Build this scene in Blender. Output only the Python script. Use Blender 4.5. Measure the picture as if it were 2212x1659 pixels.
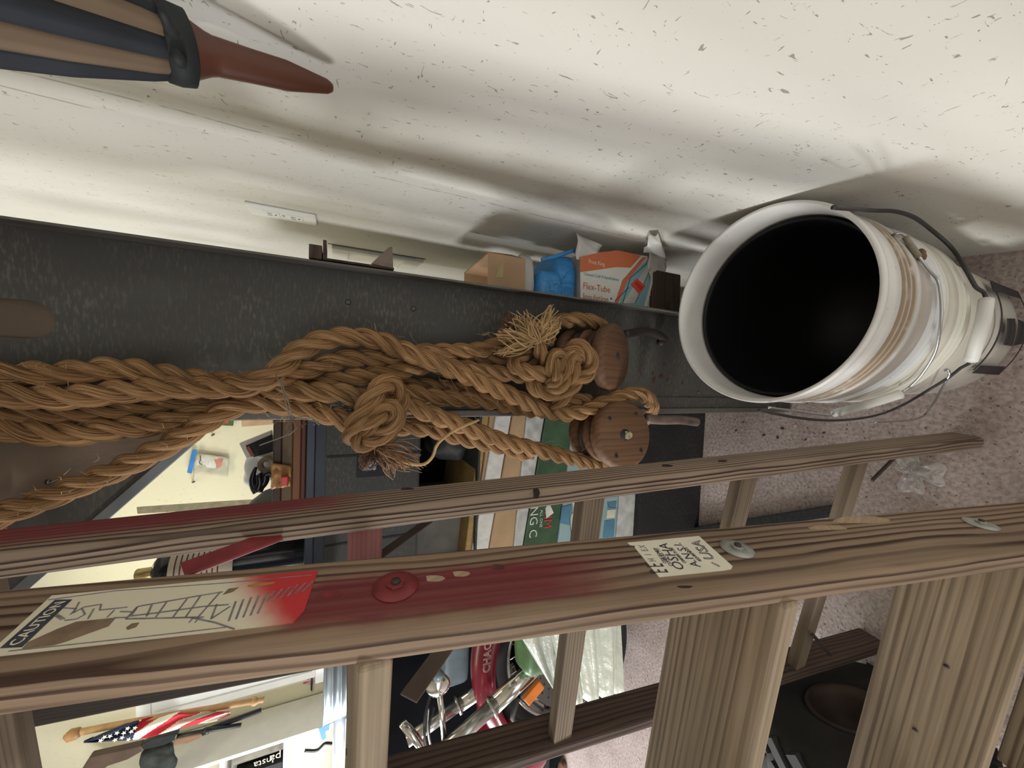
import bpy, bmesh, math, random
from mathutils import Vector, Matrix, noise
random.seed(7)
for o in list(bpy.data.objects): bpy.data.objects.remove(o)
SC = bpy.context.scene
COL = SC.collection
V = Vector

# ------------------------------------------------------------------ camera
F, H = 820.0, 1.10                     # focal length in px (2212 wide), eye height
PIT, ROL = math.radians(25), math.radians(1.35)
CA = V((0, math.cos(PIT), -math.sin(PIT)))
CV = V((0, -math.sin(PIT), -math.cos(PIT)))
CU = V((1, 0, 0))
CX = math.cos(ROL)*CV + math.sin(ROL)*CU      # image right = down in the place (phone held sideways)
CY = -math.sin(ROL)*CV + math.cos(ROL)*CU
CP = V((0, 0, H))
cam = bpy.data.cameras.new('camera'); camo = bpy.data.objects.new('camera', cam); COL.objects.link(camo)
cam.sensor_fit = 'HORIZONTAL'; cam.sensor_width = 36; cam.lens = 36*F/2212; cam.clip_start = .01
camo.matrix_world = Matrix((( CX.x, CY.x, -CA.x, CP.x), (CX.y, CY.y, -CA.y, CP.y), (CX.z, CY.z, -CA.z, CP.z), (0, 0, 0, 1)))
SC.camera = camo
# ------------------------------------------------------------------ world, lights, exposure
w = bpy.data.worlds.new('world'); SC.world = w; w.use_nodes = True
bg = w.node_tree.nodes['Background']; bg.inputs[0].default_value = (.93, .96, 1, 1); bg.inputs[1].default_value = .55
SC.view_settings.view_transform = 'Standard'; SC.view_settings.look = 'None'
SC.view_settings.exposure = 0.02; SC.view_settings.gamma = 1; SC.view_settings.use_curve_mapping = False
def area(name, loc, target, sx, sy, power, col):
    l = bpy.data.lights.new(name, 'AREA'); l.shape = 'RECTANGLE'; l.size = sx; l.size_y = sy; l.energy = power; l.color = col
    o = bpy.data.objects.new(name, l); COL.objects.link(o); o.location = loc
    o.rotation_euler = (V(target)-V(loc)).to_track_quat('-Z', 'Y').to_euler(); return o
area('assumed_side_door_light', (-3.0, 1.45, .95), (0, .65, .75), 1.2, 1.1, 64, (.97, .98, 1))  # added light at an assumed side door, placed from the bucket's shadow
area('assumed_garage_door_fill', (-.8, -2.3, 1.35), (-.1, 1, .9), 2.2, 1.4, 15, (1, .985, .95))  # added fill light; a garage door open behind the camera is assumed
area('assumed_window_light', (-3.15, -.42, .98), (.3, .45, 1.0), 0.42, .36, 60, (1, .99, .96))  # added light for an assumed, unbuilt window; placed from the ladder's shadow
area('assumed_shop_tube_light', (-1.2, 1.9, 2.35), (-1.2, 1.9, 0), 1.3, .2, 7, (1, .96, .70))  # added area light; unseen tubes assumed from the wall's yellowish tint

# ------------------------------------------------------------------ pixel geometry helpers
def ray(px, py): return CA + (px-1106)/F*CX - (py-829.5)/F*CY
def hit(px, py, n, c):
    d = ray(px, py); n = V(n); return CP + d*((c-n.dot(CP))/n.dot(d))
def aty(px, py, y): return hit(px, py, (0, 1, 0), y)
def atz(px, py, z): return hit(px, py, (0, 0, 1), z)
WN = V((1, -.125, 0)).normalized(); WC = .230/math.sqrt(1+.125**2)     # right wall
WS = V((.125, 1, 0)).normalized()
def onwall(px, py, off=0): return hit(px, py, WN, WC-off)
PNN = V((.124, .992, 0)); PNC = .5965; PNE = V((.992, -.124, 0))       # steel end panel
def pan(px, py, off=0): return hit(px, py, PNN, PNC-off)
PSI = .1623                                                             # ladder frame
E1 = V((math.cos(PSI), -math.sin(PSI), 0)); E2 = V((math.sin(PSI), math.cos(PSI), 0)); ZZ = V((0, 0, 1))
def LP(c, d, z): return E1*c + E2*d + ZZ*z

# ------------------------------------------------------------------ materials
def newmat(name):
    m = bpy.data.materials.new(name); m.use_nodes = True
    nt = m.node_tree; b = nt.nodes['Principled BSDF']; return m, nt, b
def N(nt, t, **kw):
    n = nt.nodes.new(t)
    for k, v in kw.items():
        if k.startswith('i_'):
            key = k[2:]; key = int(key) if key.isdigit() else key.replace('_', ' ')
            n.inputs[key].default_value = v
        else: setattr(n, k, v)
    return n
def rgba(c): return (c[0], c[1], c[2], 1)
def ramp(nt, stops):
    r = nt.nodes.new('ShaderNodeValToRGB'); e = r.color_ramp.elements
    while len(e) < len(stops): e.new(.5)
    for i, (p, c) in enumerate(stops):
        e[i].position = p; e[i].color = rgba(c) if not isinstance(c, (int, float)) else (c, c, c, 1)
    return r
def coords(nt, kind='Object', scale=(1, 1, 1), loc=(0, 0, 0)):
    tc = nt.nodes.new('ShaderNodeTexCoord'); mp = nt.nodes.new('ShaderNodeMapping')
    mp.inputs['Scale'].default_value = scale; mp.inputs['Location'].default_value = loc
    nt.links.new(tc.outputs[kind], mp.inputs[0]); return mp.outputs[0]
def mixc(nt, fac, a, b, mode='MIX'):
    m = nt.nodes.new('ShaderNodeMix'); m.data_type = 'RGBA'; m.blend_type = mode
    for sock, val in ((0, fac), (6, a), (7, b)):
        if isinstance(val, bpy.types.NodeSocket): nt.links.new(val, m.inputs[sock])
        else: m.inputs[sock].default_value = val if sock == 0 else rgba(val)
    return m.outputs[2]
def mth(nt, op, a, b=None, c=None, clamp=False):
    m = nt.nodes.new('ShaderNodeMath'); m.operation = op; m.use_clamp = clamp
    for i, x in enumerate((a, b, c)):
        if x is None: continue
        if isinstance(x, bpy.types.NodeSocket): nt.links.new(x, m.inputs[i])
        else: m.inputs[i].default_value = x
    return m.outputs[0]
def smooth(nt, x, lo, hi):
    m = nt.nodes.new('ShaderNodeMapRange'); m.interpolation_type = 'SMOOTHSTEP'
    nt.links.new(x, m.inputs[0]); m.inputs[1].default_value = lo; m.inputs[2].default_value = hi; return m.outputs[0]
def bump(nt, b, h, strength=.3, dist=.01):
    n = nt.nodes.new('ShaderNodeBump'); n.inputs['Strength'].default_value = strength; n.inputs['Distance'].default_value = dist
    nt.links.new(h, n.inputs['Height']); nt.links.new(n.outputs[0], b.inputs['Normal'])
MATS = {}
def M(name, col, rough=.6, metal=0, var=.18, scale=18, bmp=0, bscale=80, spec=.4, stretch=(1, 1, 1), alpha=1, trans=0, ior=1.45):
    if name in MATS: return MATS[name]
    m, nt, b = newmat(name)
    co = coords(nt, 'Object', stretch)
    n = N(nt, 'ShaderNodeTexNoise', i_Scale=scale, i_Detail=5.0); nt.links.new(co, n.inputs['Vector'])
    lo = tuple(max(0, x*(1-var)) for x in col); hi = tuple(min(1, x*(1+var)) for x in col)
    r = ramp(nt, [(.3, lo), (.7, hi)]); nt.links.new(n.outputs[0], r.inputs[0]); nt.links.new(r.outputs[0], b.inputs['Base Color'])
    b.inputs['Roughness'].default_value = rough; b.inputs['Metallic'].default_value = metal
    b.inputs['Specular IOR Level'].default_value = spec
    if trans: b.inputs['Transmission Weight'].default_value = trans; b.inputs['IOR'].default_value = ior
    if alpha < 1: b.inputs['Alpha'].default_value = alpha
    if bmp:
        n2 = N(nt, 'ShaderNodeTexNoise', i_Scale=bscale, i_Detail=4.0); nt.links.new(co, n2.inputs['Vector']); bump(nt, b, n2.outputs[0], bmp, .004)
    MATS[name] = m; return m

def wood(name, light, dark, freq=200, off=(.2, .02), fibre=.35, lines=.9, paint=None, rough=.75, wav=1.6, along=2.0, irrk=2.0):
    """weathered board: length along local X; growth rings cut as sawtooth bands; paint=(x0,x1,ylo,yhi,softx,softy) red spray paint in local metres"""
    m, nt, b = newmat(name)
    oi = nt.nodes.new('ShaderNodeObjectInfo'); tc = nt.nodes.new('ShaderNodeTexCoord')
    add = nt.nodes.new('ShaderNodeVectorMath'); add.operation = 'ADD'
    cmb = nt.nodes.new('ShaderNodeCombineXYZ'); nt.links.new(mth(nt, 'MULTIPLY', oi.outputs['Random'], 7.0), cmb.inputs[0])
    nt.links.new(tc.outputs['Object'], add.inputs[0]); nt.links.new(cmb.outputs[0], add.inputs[1])
    def nz(sc, det, dist=0.):
        mp = nt.nodes.new('ShaderNodeMapping'); mp.inputs['Scale'].default_value = sc; nt.links.new(add.outputs[0], mp.inputs[0])
        n = N(nt, 'ShaderNodeTexNoise', i_Scale=1.0, i_Detail=det, i_Distortion=dist); nt.links.new(mp.outputs[0], n.inputs['Vector']); return n.outputs[0]
    sp0 = nt.nodes.new('ShaderNodeSeparateXYZ'); nt.links.new(tc.outputs['Object'], sp0.inputs[0])
    yy0 = mth(nt, 'ADD', sp0.outputs[1], off[0]); zz0 = mth(nt, 'ADD', sp0.outputs[2], off[1])
    rad = mth(nt, 'SQRT', mth(nt, 'ADD', mth(nt, 'MULTIPLY', yy0, yy0), mth(nt, 'MULTIPLY', zz0, zz0)))
    low = nz((along, 9, 9), 2.0); mid = nz((along*4.5, 22, 22), 2.0)
    irr = nz((.35, 34, 34), 1.0); irr2 = nz((.5, 70, 70), 1.0)
    ph = mth(nt, 'ADD', mth(nt, 'MULTIPLY', rad, freq), mth(nt, 'ADD', mth(nt, 'MULTIPLY', low, wav*5), mth(nt, 'MULTIPLY', mid, wav*.8)))
    ph = mth(nt, 'ADD', ph, mth(nt, 'MULTIPLY', irr, irrk))
    saw = mth(nt, 'FRACT', ph)
    fb = nz((5, 230, 230), 4.0); big = nz((3, 14, 14), 3.0); grey = nz((1.5, 30, 30), 3.0)
    r = ramp(nt, [(.0, tuple(.75*l+.25*d for l, d in zip(light, dark))), (.10, light), (.50, tuple(.88*l+.12*d for l, d in zip(light, dark))), (.76, dark), (.97, dark), (1., tuple(.6*l+.4*d for l, d in zip(light, dark)))])
    nt.links.new(saw, r.inputs[0])
    base = mixc(nt, mth(nt, 'MULTIPLY', mth(nt, 'ADD', .5, mth(nt, 'MULTIPLY', smooth(nt, irr2, .3, .65), .5)), lines), light, r.outputs[0])
    fr = ramp(nt, [(.3, .55), (.68, 1.15)]); nt.links.new(fb, fr.inputs[0])
    base = mixc(nt, fibre, base, mixc(nt, 1.0, base, fr.outputs[0], 'MULTIPLY'))
    br = ramp(nt, [(.3, .68), (.7, 1.2)]); nt.links.new(big, br.inputs[0])
    base = mixc(nt, .75, base, mixc(nt, 1.0, base, br.outputs[0], 'MULTIPLY'))
    if paint:
        x0, x1, y0, y1, sx, sy = paint
        sp = nt.nodes.new('ShaderNodeSeparateXYZ'); nt.links.new(tc.outputs['Object'], sp.inputs[0])
        n_ = N(nt, 'ShaderNodeTexNoise', i_Scale=26.0, i_Detail=3.0); nt.links.new(tc.outputs['Object'], n_.inputs['Vector'])
        wob = mth(nt, 'MULTIPLY', mth(nt, 'SUBTRACT', n_.outputs[0], .5), .05)
        xx = mth(nt, 'ADD', sp.outputs[0], wob); yy = mth(nt, 'ADD', sp.outputs[1], mth(nt, 'MULTIPLY', wob, .25))
        mk = mth(nt, 'MULTIPLY', smooth(nt, xx, x0, x0+sx), mth(nt, 'SUBTRACT', 1.0, smooth(nt, xx, x1-sx*.3, x1)))
        mk = mth(nt, 'MULTIPLY', mk, mth(nt, 'MULTIPLY', smooth(nt, yy, y0, y0+sy), mth(nt, 'SUBTRACT', 1.0, smooth(nt, yy, y1-sy, y1))))
        mk = mth(nt, 'MULTIPLY', mk, mth(nt, 'SUBTRACT', .98, mth(nt, 'MULTIPLY', saw, .22)))
        base = mixc(nt, mk, base, mixc(nt, fb, (.12, .02, .026), (.19, .033, .04)))
    nt.links.new(base, b.inputs['Base Color'])
    b.inputs['Roughness'].default_value = rough; b.inputs['Specular IOR Level'].default_value = .25
    hh = mth(nt, 'ADD', mth(nt, 'MULTIPLY', saw, -.15), mth(nt, 'MULTIPLY', fb, .8))
    bump(nt, b, hh, .3, .0011)
    MATS[name] = m; return m

# ------------------------------------------------------------------ mesh helpers
def setup(o, parent, name=None):
    COL.objects.link(o)
    if parent is not None:
        o.parent = parent; o.matrix_parent_inverse = PW[parent.name].inverted()
    PW[o.name] = o.matrix_basis.copy()
    return o
PW = {}
def mobj(name, verts, faces, mat, parent=None, mw=None, smooth_=False, uv=None, bevel=0, bseg=2, sub=0):
    me = bpy.data.meshes.new(name); me.from_pydata([tuple(v) for v in verts], [], faces); me.update()
    bm = bmesh.new(); bm.from_mesh(me); bmesh.ops.recalc_face_normals(bm, faces=bm.faces); bm.to_mesh(me); bm.free()
    if smooth_:
        me.polygons.foreach_set('use_smooth', [True]*len(me.polygons))
    o = bpy.data.objects.new(name, me)
    if mat is not None: me.materials.append(mat)
    if mw is not None: o.matrix_basis = mw
    setup(o, parent)
    if bevel:
        b = o.modifiers.new('bevel', 'BEVEL'); b.width = bevel; b.segments = bseg; b.limit_method = 'ANGLE'; b.angle_limit = math.radians(35)
    if sub:
        s = o.modifiers.new('sub', 'SUBSURF'); s.levels = sub; s.render_levels = sub
    return o
def frame(o, x, y):
    x = V(x).normalized(); y = V(y); y = (y - x*y.dot(x)).normalized(); z = x.cross(y)
    return Matrix(((x.x, y.x, z.x, o[0]), (x.y, y.y, z.y, o[1]), (x.z, y.z, z.z, o[2]), (0, 0, 0, 1)))
def boxvf(x0, x1, y0, y1, z0, z1):
    v = [(x, y, z) for x in (x0, x1) for y in (y0, y1) for z in (z0, z1)]
    f = [(0, 1, 3, 2), (4, 6, 7, 5), (0, 4, 5, 1), (2, 3, 7, 6), (0, 2, 6, 4), (1, 5, 7, 3)]
    return v, f
def box(name, lo, hi, mat, parent=None, bevel=.002, mw=None):
    c = [(a+b)/2 for a, b in zip(lo, hi)]
    v, f = boxvf(lo[0]-c[0], hi[0]-c[0], lo[1]-c[1], hi[1]-c[1], lo[2]-c[2], hi[2]-c[2])
    m = Matrix.Translation(c)
    if mw is not None: m = mw @ m
    return mobj(name, v, f, mat, parent, m, bevel=bevel)
def board(name, A, B, wdir, wd, th, mat, parent=None, bevel=.003, seg=2, x0=0.0):
    """board whose corner line runs A->B; width wd along wdir (+), thickness th along -(x cross wdir)... local X from A"""
    A = V(A); B = V(B); L = (B-A).length
    mw = frame(A, B-A, wdir)
    v, f = boxvf(0, L, 0, wd, min(0, th), max(0, th))
    return mobj(name, v, f, mat, parent, mw, bevel=bevel, bseg=seg)
def multi(name, parts, mat, parent=None, mw=None, bevel=0, smooth_=False):
    vs, fs = [], []
    for v, f in parts:
        k = len(vs); vs += list(v); fs += [tuple(i+k for i in q) for q in f]
    return mobj(name, vs, fs, mat, parent, mw, bevel=bevel, smooth_=smooth_)
def tubevf(pts, rad, segs=8, cap=True):
    pts = [V(p) for p in pts]; n = len(pts); vs, fs = [], []
    up = None
    for i, p in enumerate(pts):
        t = (pts[min(i+1, n-1)]-pts[max(i-1, 0)]).normalized()
        if up is None:
            up = t.orthogonal().normalized()
        up = (up - t*up.dot(t)).normalized(); s = t.cross(up)
        r = rad[i] if isinstance(rad, (list, tuple)) else rad
        for k in range(segs):
            a = 2*math.pi*k/segs; vs.append(p + up*(r*math.cos(a)) + s*(r*math.sin(a)))
    for i in range(n-1):
        for k in range(segs):
            k2 = (k+1) % segs; fs.append((i*segs+k, i*segs+k2, (i+1)*segs+k2, (i+1)*segs+k))
    if cap: fs.append(tuple(range(segs-1, -1, -1))); fs.append(tuple((n-1)*segs+k for k in range(segs)))
    return vs, fs
def tube(name, pts, rad, mat, parent=None, segs=8):
    v, f = tubevf(pts, rad, segs); c = V(pts[0]); return mobj(name, [p-c for p in v], f, mat, parent, Matrix.Translation(c), smooth_=True)
def spline(pts, step=.004):
    pts = [V(p) for p in pts]; out = []
    P = [pts[0]*2-pts[1]] + pts + [pts[-1]*2-pts[-2]]
    for i in range(1, len(P)-2):
        p0, p1, p2, p3 = P[i-1:i+3]; n = max(2, int((p2-p1).length/step))
        for k in range(n):
            t = k/n; t2, t3 = t*t, t*t*t
            out.append(.5*((2*p1)+(p2-p0)*t+(2*p0-5*p1+4*p2-p3)*t2+(3*p1-p0-3*p2+p3)*t3))
    out.append(pts[-1]); return out
def lathe(name, prof, mat, parent=None, mw=None, segs=48, smooth_=True, closed=False, bevel=0):
    vs, fs = [], []; n = len(prof)
    for r, z in prof:
        for k in range(segs):
            a = 2*math.pi*k/segs; vs.append((r*math.cos(a), r*math.sin(a), z))
    for i in range(n-1 if not closed else n):
        j = (i+1) % n
        for k in range(segs):
            k2 = (k+1) % segs; fs.append((i*segs+k, i*segs+k2, j*segs+k2, j*segs+k))
    if not closed:
        if prof[0][0] > 1e-6: fs.append(tuple(range(segs)))
        if prof[-1][0] > 1e-6: fs.append(tuple((n-1)*segs+k for k in range(segs)))
    o = mobj(name, vs, fs, mat, parent, mw, smooth_=smooth_)
    if smooth_:
        try:
            for p in o.data.polygons:
                if len(p.vertices) > 4: p.use_smooth = False
        except Exception: pass
    return o
def prism(name, pts, th, mat, parent=None, mw=None, bevel=0):
    """2D outline (local xy) extruded along local z by th"""
    n = len(pts)
    v = [(p[0], p[1], 0) for p in pts]+[(p[0], p[1], th) for p in pts]
    f = [tuple(range(n-1, -1, -1)), tuple(range(n, 2*n))]+[(i, (i+1) % n, (i+1) % n+n, i+n) for i in range(n)]
    return mobj(name, v, f, mat, parent, mw, bevel=bevel)
def poly(name, wpts, normal, th, mat, parent=None, bevel=0, xdir=None):
    """planar polygon from world points, thickness th towards +normal"""
    nrm = V(normal).normalized(); o = sum((V(p) for p in wpts), V())/len(wpts)
    x = V(xdir) if xdir is not None else (V(wpts[1])-V(wpts[0])); x = (x-nrm*x.dot(nrm)).normalized(); y = nrm.cross(x)
    mw = Matrix(((x.x, y.x, nrm.x, o.x), (x.y, y.y, nrm.y, o.y), (x.z, y.z, nrm.z, o.z), (0, 0, 0, 1)))
    pts = [((V(p)-o).dot(x), (V(p)-o).dot(y)) for p in wpts]
    return prism(name, pts, th, mat, parent, mw, bevel)
def softbox(name, lo, hi, mat, parent=None, n=10, amp=.006, freq=14, sm=True, seed=0, power=6):
    """pillowy package: subdivided box with rounded section and noise wrinkles"""
    c = (V(lo)+V(hi))/2; h = (V(hi)-V(lo))/2
    bm = bmesh.new(); bmesh.ops.create_cube(bm, size=2)
    bmesh.ops.subdivide_edges(bm, edges=bm.edges, cuts=n, use_grid_fill=True)
    for v in bm.verts:
        p = v.co.copy(); L = (abs(p.x)**power+abs(p.y)**power+abs(p.z)**power)**(1/power); p = p/L
        q = V((p.x*h.x, p.y*h.y, p.z*h.z))
        d = noise.noise((q+c)*freq+V((seed, 0, 0)))*amp + noise.noise((q+c)*freq*2.7+V((0, seed, 0)))*amp*.5
        q += q.normalized()*d; v.co = q
    me = bpy.data.meshes.new(name); bm.to_mesh(me); bm.free()
    if sm: me.polygons.foreach_set('use_smooth', [True]*len(me.polygons))
    me.materials.append(mat); o = bpy.data.objects.new(name, me); o.matrix_basis = Matrix.Translation(c); return setup(o, parent)
def sheet(name, c00, c10, c11, c01, nx, ny, disp, mat, parent=None, th=.0008):
    """crumpled sheet between four corners (world); disp(u,v)->offset along normal"""
    c00, c10, c11, c01 = map(V, (c00, c10, c11, c01)); o = (c00+c10+c11+c01)/4
    nrm = (c10-c00).cross(c01-c00).normalized(); vs, fs = [], []
    for j in range(ny+1):
        for i in range(nx+1):
            u, v = i/nx, j/ny
            p = (c00*(1-u)+c10*u)*(1-v)+(c01*(1-u)+c11*u)*v
            d = disp(u, v)
            p = p + (nrm*d if not isinstance(d, Vector) else d); vs.append(p-o)
    for j in range(ny):
        for i in range(nx):
            k = j*(nx+1)+i; fs.append((k, k+1, k+nx+2, k+nx+1))
    ob = mobj(name, vs, fs, mat, parent, Matrix.Translation(o), smooth_=True)
    s = ob.modifiers.new('th', 'SOLIDIFY'); s.thickness = th; return ob
def text(name, s, o, xd, yd, size, mat, parent=None, ext=.0002, ax='CENTER', outline=False, sx=1.0):
    cu = bpy.data.curves.new(name, 'FONT'); cu.body = s; cu.size = size; cu.align_x = ax; cu.align_y = 'CENTER'; cu.extrude = ext
    cu.resolution_u = 2
    if outline: cu.fill_mode = 'NONE'; cu.extrude = 0; cu.bevel_depth = size*.02; cu.bevel_resolution = 0
    t = bpy.data.objects.new(name, cu); COL.objects.link(t)
    dg = bpy.context.evaluated_depsgraph_get(); me = bpy.data.meshes.new_from_object(t.evaluated_get(dg))
    bpy.data.objects.remove(t); bpy.data.curves.remove(cu)
    if sx != 1.0:
        for v in me.vertices: v.co.x *= sx
    me.materials.clear(); me.materials.append(mat)
    ob = bpy.data.objects.new(name, me); ob.matrix_basis = frame(o, xd, yd); return setup(ob, parent)
def tag(o, label, cat, group=None, kind=None):
    o['label'] = label; o['category'] = cat
    if group: o['group'] = group
    if kind: o['kind'] = kind
    return o
def thing(name, loc, label, cat, group=None):
    o = bpy.data.objects.new(name, None); o.matrix_basis = Matrix.Translation(loc); o.empty_display_size = .05; setup(o, None)
    return tag(o, label, cat, group)
def struct(o): o['kind'] = 'structure'; return o

# ================================================================== STRUCTURE
def wallmat(name, base, pit, cracks=(), yellow=None, pits=1.0):
    m, nt, b = newmat(name); co = coords(nt)
    sp = nt.nodes.new('ShaderNodeSeparateXYZ'); nt.links.new(co, sp.inputs[0])
    n1 = N(nt, 'ShaderNodeTexNoise', i_Scale=2.2, i_Detail=6.0); nt.links.new(co, n1.inputs['Vector'])
    r1 = ramp(nt, [(.3, tuple(x*.93 for x in base)), (.7, base)]); nt.links.new(n1.outputs[0], r1.inputs[0])
    # flaked chips: warped stretched noise over a high threshold
    co2 = coords(nt, 'Object', (70, 170, 60)); n2 = N(nt, 'ShaderNodeTexNoise', i_Scale=1.0, i_Detail=4.5, i_Distortion=1.2); nt.links.new(co2, n2.inputs['Vector'])
    co3 = coords(nt, 'Object', (210, 62, 60)); n3 = N(nt, 'ShaderNodeTexNoise', i_Scale=1.0, i_Detail=4.5, i_Distortion=1.2); nt.links.new(co3, n3.inputs['Vector'])
    pk = mth(nt, 'MAXIMUM', smooth(nt, n2.outputs[0], .685, .715), smooth(nt, n3.outputs[0], .672, .70))
    pk = mth(nt, 'MULTIPLY', pk, pits)
    for s0, z0, z1 in cracks:
        nw = N(nt, 'ShaderNodeTexNoise', i_Scale=9.0, i_Detail=3.0); nt.links.new(co, nw.inputs['Vector'])
        d = mth(nt, 'ABSOLUTE', mth(nt, 'SUBTRACT', sp.outputs[0], mth(nt, 'ADD', s0, mth(nt, 'MULTIPLY', mth(nt, 'SUBTRACT', nw.outputs[0], .5), .02))))
        ln = mth(nt, 'SUBTRACT', 1.0, smooth(nt, d, .0008, .0026))
        nb = N(nt, 'ShaderNodeTexNoise', i_Scale=30.0, i_Detail=2.0); nt.links.new(co, nb.inputs['Vector'])
        ln = mth(nt, 'MULTIPLY', ln, smooth(nt, nb.outputs[0], .38, .52))
        ln = mth(nt, 'MULTIPLY', ln, mth(nt, 'MULTIPLY', smooth(nt, sp.outputs[1], z0, z0+.03), mth(nt, 'SUBTRACT', 1.0, smooth(nt, sp.outputs[1], z1-.03, z1))))
        pk = mth(nt, 'MAXIMUM', pk, mth(nt, 'MULTIPLY', ln, .75))
    col = mixc(nt, mth(nt, 'MULTIPLY', pk, .8), r1.outputs[0], pit)
    nt.links.new(col, b.inputs['Base Color']); b.inputs['Roughness'].default_value = .7; b.inputs['Specular IOR Level'].default_value = .25
    nf = N(nt, 'ShaderNodeTexNoise', i_Scale=260.0, i_Detail=3.0); nt.links.new(co, nf.inputs['Vector'])
    bump(nt, b, mth(nt, 'SUBTRACT', mth(nt, 'MULTIPLY', nf.outputs[0], .12), pk), .5, .0012)
    return m
def ws(px, py): p = onwall(px, py); return ((p-V((.23, 0, 0))).dot(WS), p.z)
s1 = ws(1060, 440)[0]; s2 = ws(125, 215)[0]; s3 = ws(520, 275)[0]
wm = wallmat('painted_block_wall', (.73, .715, .655), (.26, .23, .18), [(s1, .3, 1.06), (s2, 1.34, 1.9), (s3, 1.14, 1.42)])
v, f = boxvf(-3.0, 2.85, 0, 2.5, 0, .12)
struct(mobj('wall_right', v, f, wm, None, frame((.23, 0, 0), WS, ZZ)))
def floormat():
    m, nt, b = newmat('old_concrete'); co = coords(nt)
    n1 = N(nt, 'ShaderNodeTexNoise', i_Scale=4.0, i_Detail=9.0, i_Roughness=.7); nt.links.new(co, n1.inputs['Vector'])
    r1 = ramp(nt, [(.30, (.33, .255, .23)), (.5, (.45, .37, .345)), (.72, (.56, .49, .465))]); nt.links.new(n1.outputs[0], r1.inputs[0])
    n2 = N(nt, 'ShaderNodeTexNoise', i_Scale=130.0, i_Detail=6.0, i_Distortion=.3); nt.links.new(co, n2.inputs['Vector'])
    r2 = ramp(nt, [(.3, .55), (.62, 1.1)]); nt.links.new(n2.outputs[0], r2.inputs[0])
    c = mixc(nt, .8, r1.outputs[0], mixc(nt, 1.0, r1.outputs[0], r2.outputs[0], 'MULTIPLY'))
    vo = N(nt, 'ShaderNodeTexNoise', i_Scale=120.0, i_Detail=2.0); nt.links.new(co, vo.inputs['Vector'])
    pk = smooth(nt, vo.outputs[0], .645, .70); c = mixc(nt, mth(nt, 'MULTIPLY', pk, .7), c, (.07, .05, .04))
    nt.links.new(c, b.inputs['Base Color']); b.inputs['Roughness'].default_value = .8; b.inputs['Specular IOR Level'].default_value = .25
    bump(nt, b, mth(nt, 'SUBTRACT', n2.outputs[0], mth(nt, 'MULTIPLY', pk, .5)), .5, .003); return m
v, f = boxvf(-3.6, 1.0, -3.0, 3.4, -.1, 0); struct(mobj('floor', v, f, floormat()))
v, f = boxvf(-3.6, 1.0, -3.0, 3.4, 2.45, 2.55); struct(mobj('ceiling', v, f, M('ceiling_boards', (.34, .30, .24), .8)))
BN = V((.124, .992, 0)); BC = 2.42*.992
def back(px, py, off=0): return hit(px, py, BN, BC-off)
bm_ = wallmat('cream_plaster', (.74, .71, .52), (.35, .30, .2), (), pits=.5)
bfr = frame((0, 2.42, 0), (.992, -.124, 0), ZZ)       # local x runs right along the wall, z = into the room
v, f = boxvf(-3.3, .6, 0, 2.5, -.12, 0); struct(mobj('wall_back', v, f, bm_, None, bfr))
lm_ = M('side_wall_paint', (.50, .48, .40), .8)
multi('wall_left', [boxvf(-3.32, -3.2, -2.9, .55, 0, 2.5), boxvf(-3.32, -3.2, 2.15, 2.85, 0, 2.5), boxvf(-3.32, -3.2, .55, 2.15, 2.0, 2.5)], lm_)  # unseen wall; its opening is an assumed door, left for the added light
struct(bpy.data.objects['wall_left'])

# ================================================================== STEP LADDER
LIGHT, DARK = (.30, .222, .155), (.115, .072, .045)
w_front = wood('rail_wood', (.275, .195, .132), (.055, .029, .020), 165, (.02, .085), paint=(.90, 1.17, .006, .064, .09, .014), wav=.75, along=1.9, lines=1., fibre=.35, irrk=1.2)
w_plain = wood('rail_wood_plain', (.27, .195, .13), (.07, .04, .026), 180, (.03, .08))
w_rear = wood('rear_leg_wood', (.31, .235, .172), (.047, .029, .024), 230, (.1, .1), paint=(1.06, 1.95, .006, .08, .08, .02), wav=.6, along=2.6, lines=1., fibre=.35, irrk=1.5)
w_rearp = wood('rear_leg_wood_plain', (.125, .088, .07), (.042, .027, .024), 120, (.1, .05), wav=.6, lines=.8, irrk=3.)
w_tread = wood('tread_wood', (.32, .25, .172), (.115, .075, .046), 130, (.12, .04), lines=.75, fibre=.75, wav=.45, along=1.0, irrk=3.5)
w_rung = wood('rung_wood', (.26, .205, .148), (.10, .07, .05), 240, (.1, .03), lines=.7, wav=.3)
w_pink = wood('pink_sprayed_rung_wood', (.25, .10, .095), (.14, .06, .06), 240, (.1, .03), lines=.5, wav=.4)
steel = M('zinc_steel', (.36, .37, .34), .5, .6, .3, 60)
redsteel = M('red_sprayed_steel', (.20, .03, .035), .45, .1, .3, 40)
darkbar = M('dark_iron', (.06, .045, .04), .6, .3, .3, 30)
ladder = thing('step_ladder', LP(-.34, .15, 0), 'weathered wooden step ladder with red spray paint and two paper stickers', 'ladder')
def fr_c(z): return -.1368-.0481*z
def fr_n(z): return -.0176+.2109*z
FW, FT = .0808, .0185
fA, fB = LP(fr_c(.0), fr_n(.0), 0), LP(fr_c(1.72), fr_n(1.72), 1.72); FAX = (fB-fA).normalized()
fA0 = fA + (fB-fA).normalized()*.0
rail = board('front_rail', fA, fB, E2, FW, FT, w_front, ladder, .004, 3)
def fl_c(z): return -.60+.0481*z
lA, lB = LP(fl_c(0), fr_n(0), 0), LP(fl_c(1.72), fr_n(1.72), 1.72)
board('front_rail', lA, lB, E2, FW, -FT, w_plain, ladder, .004, 3)
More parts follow.
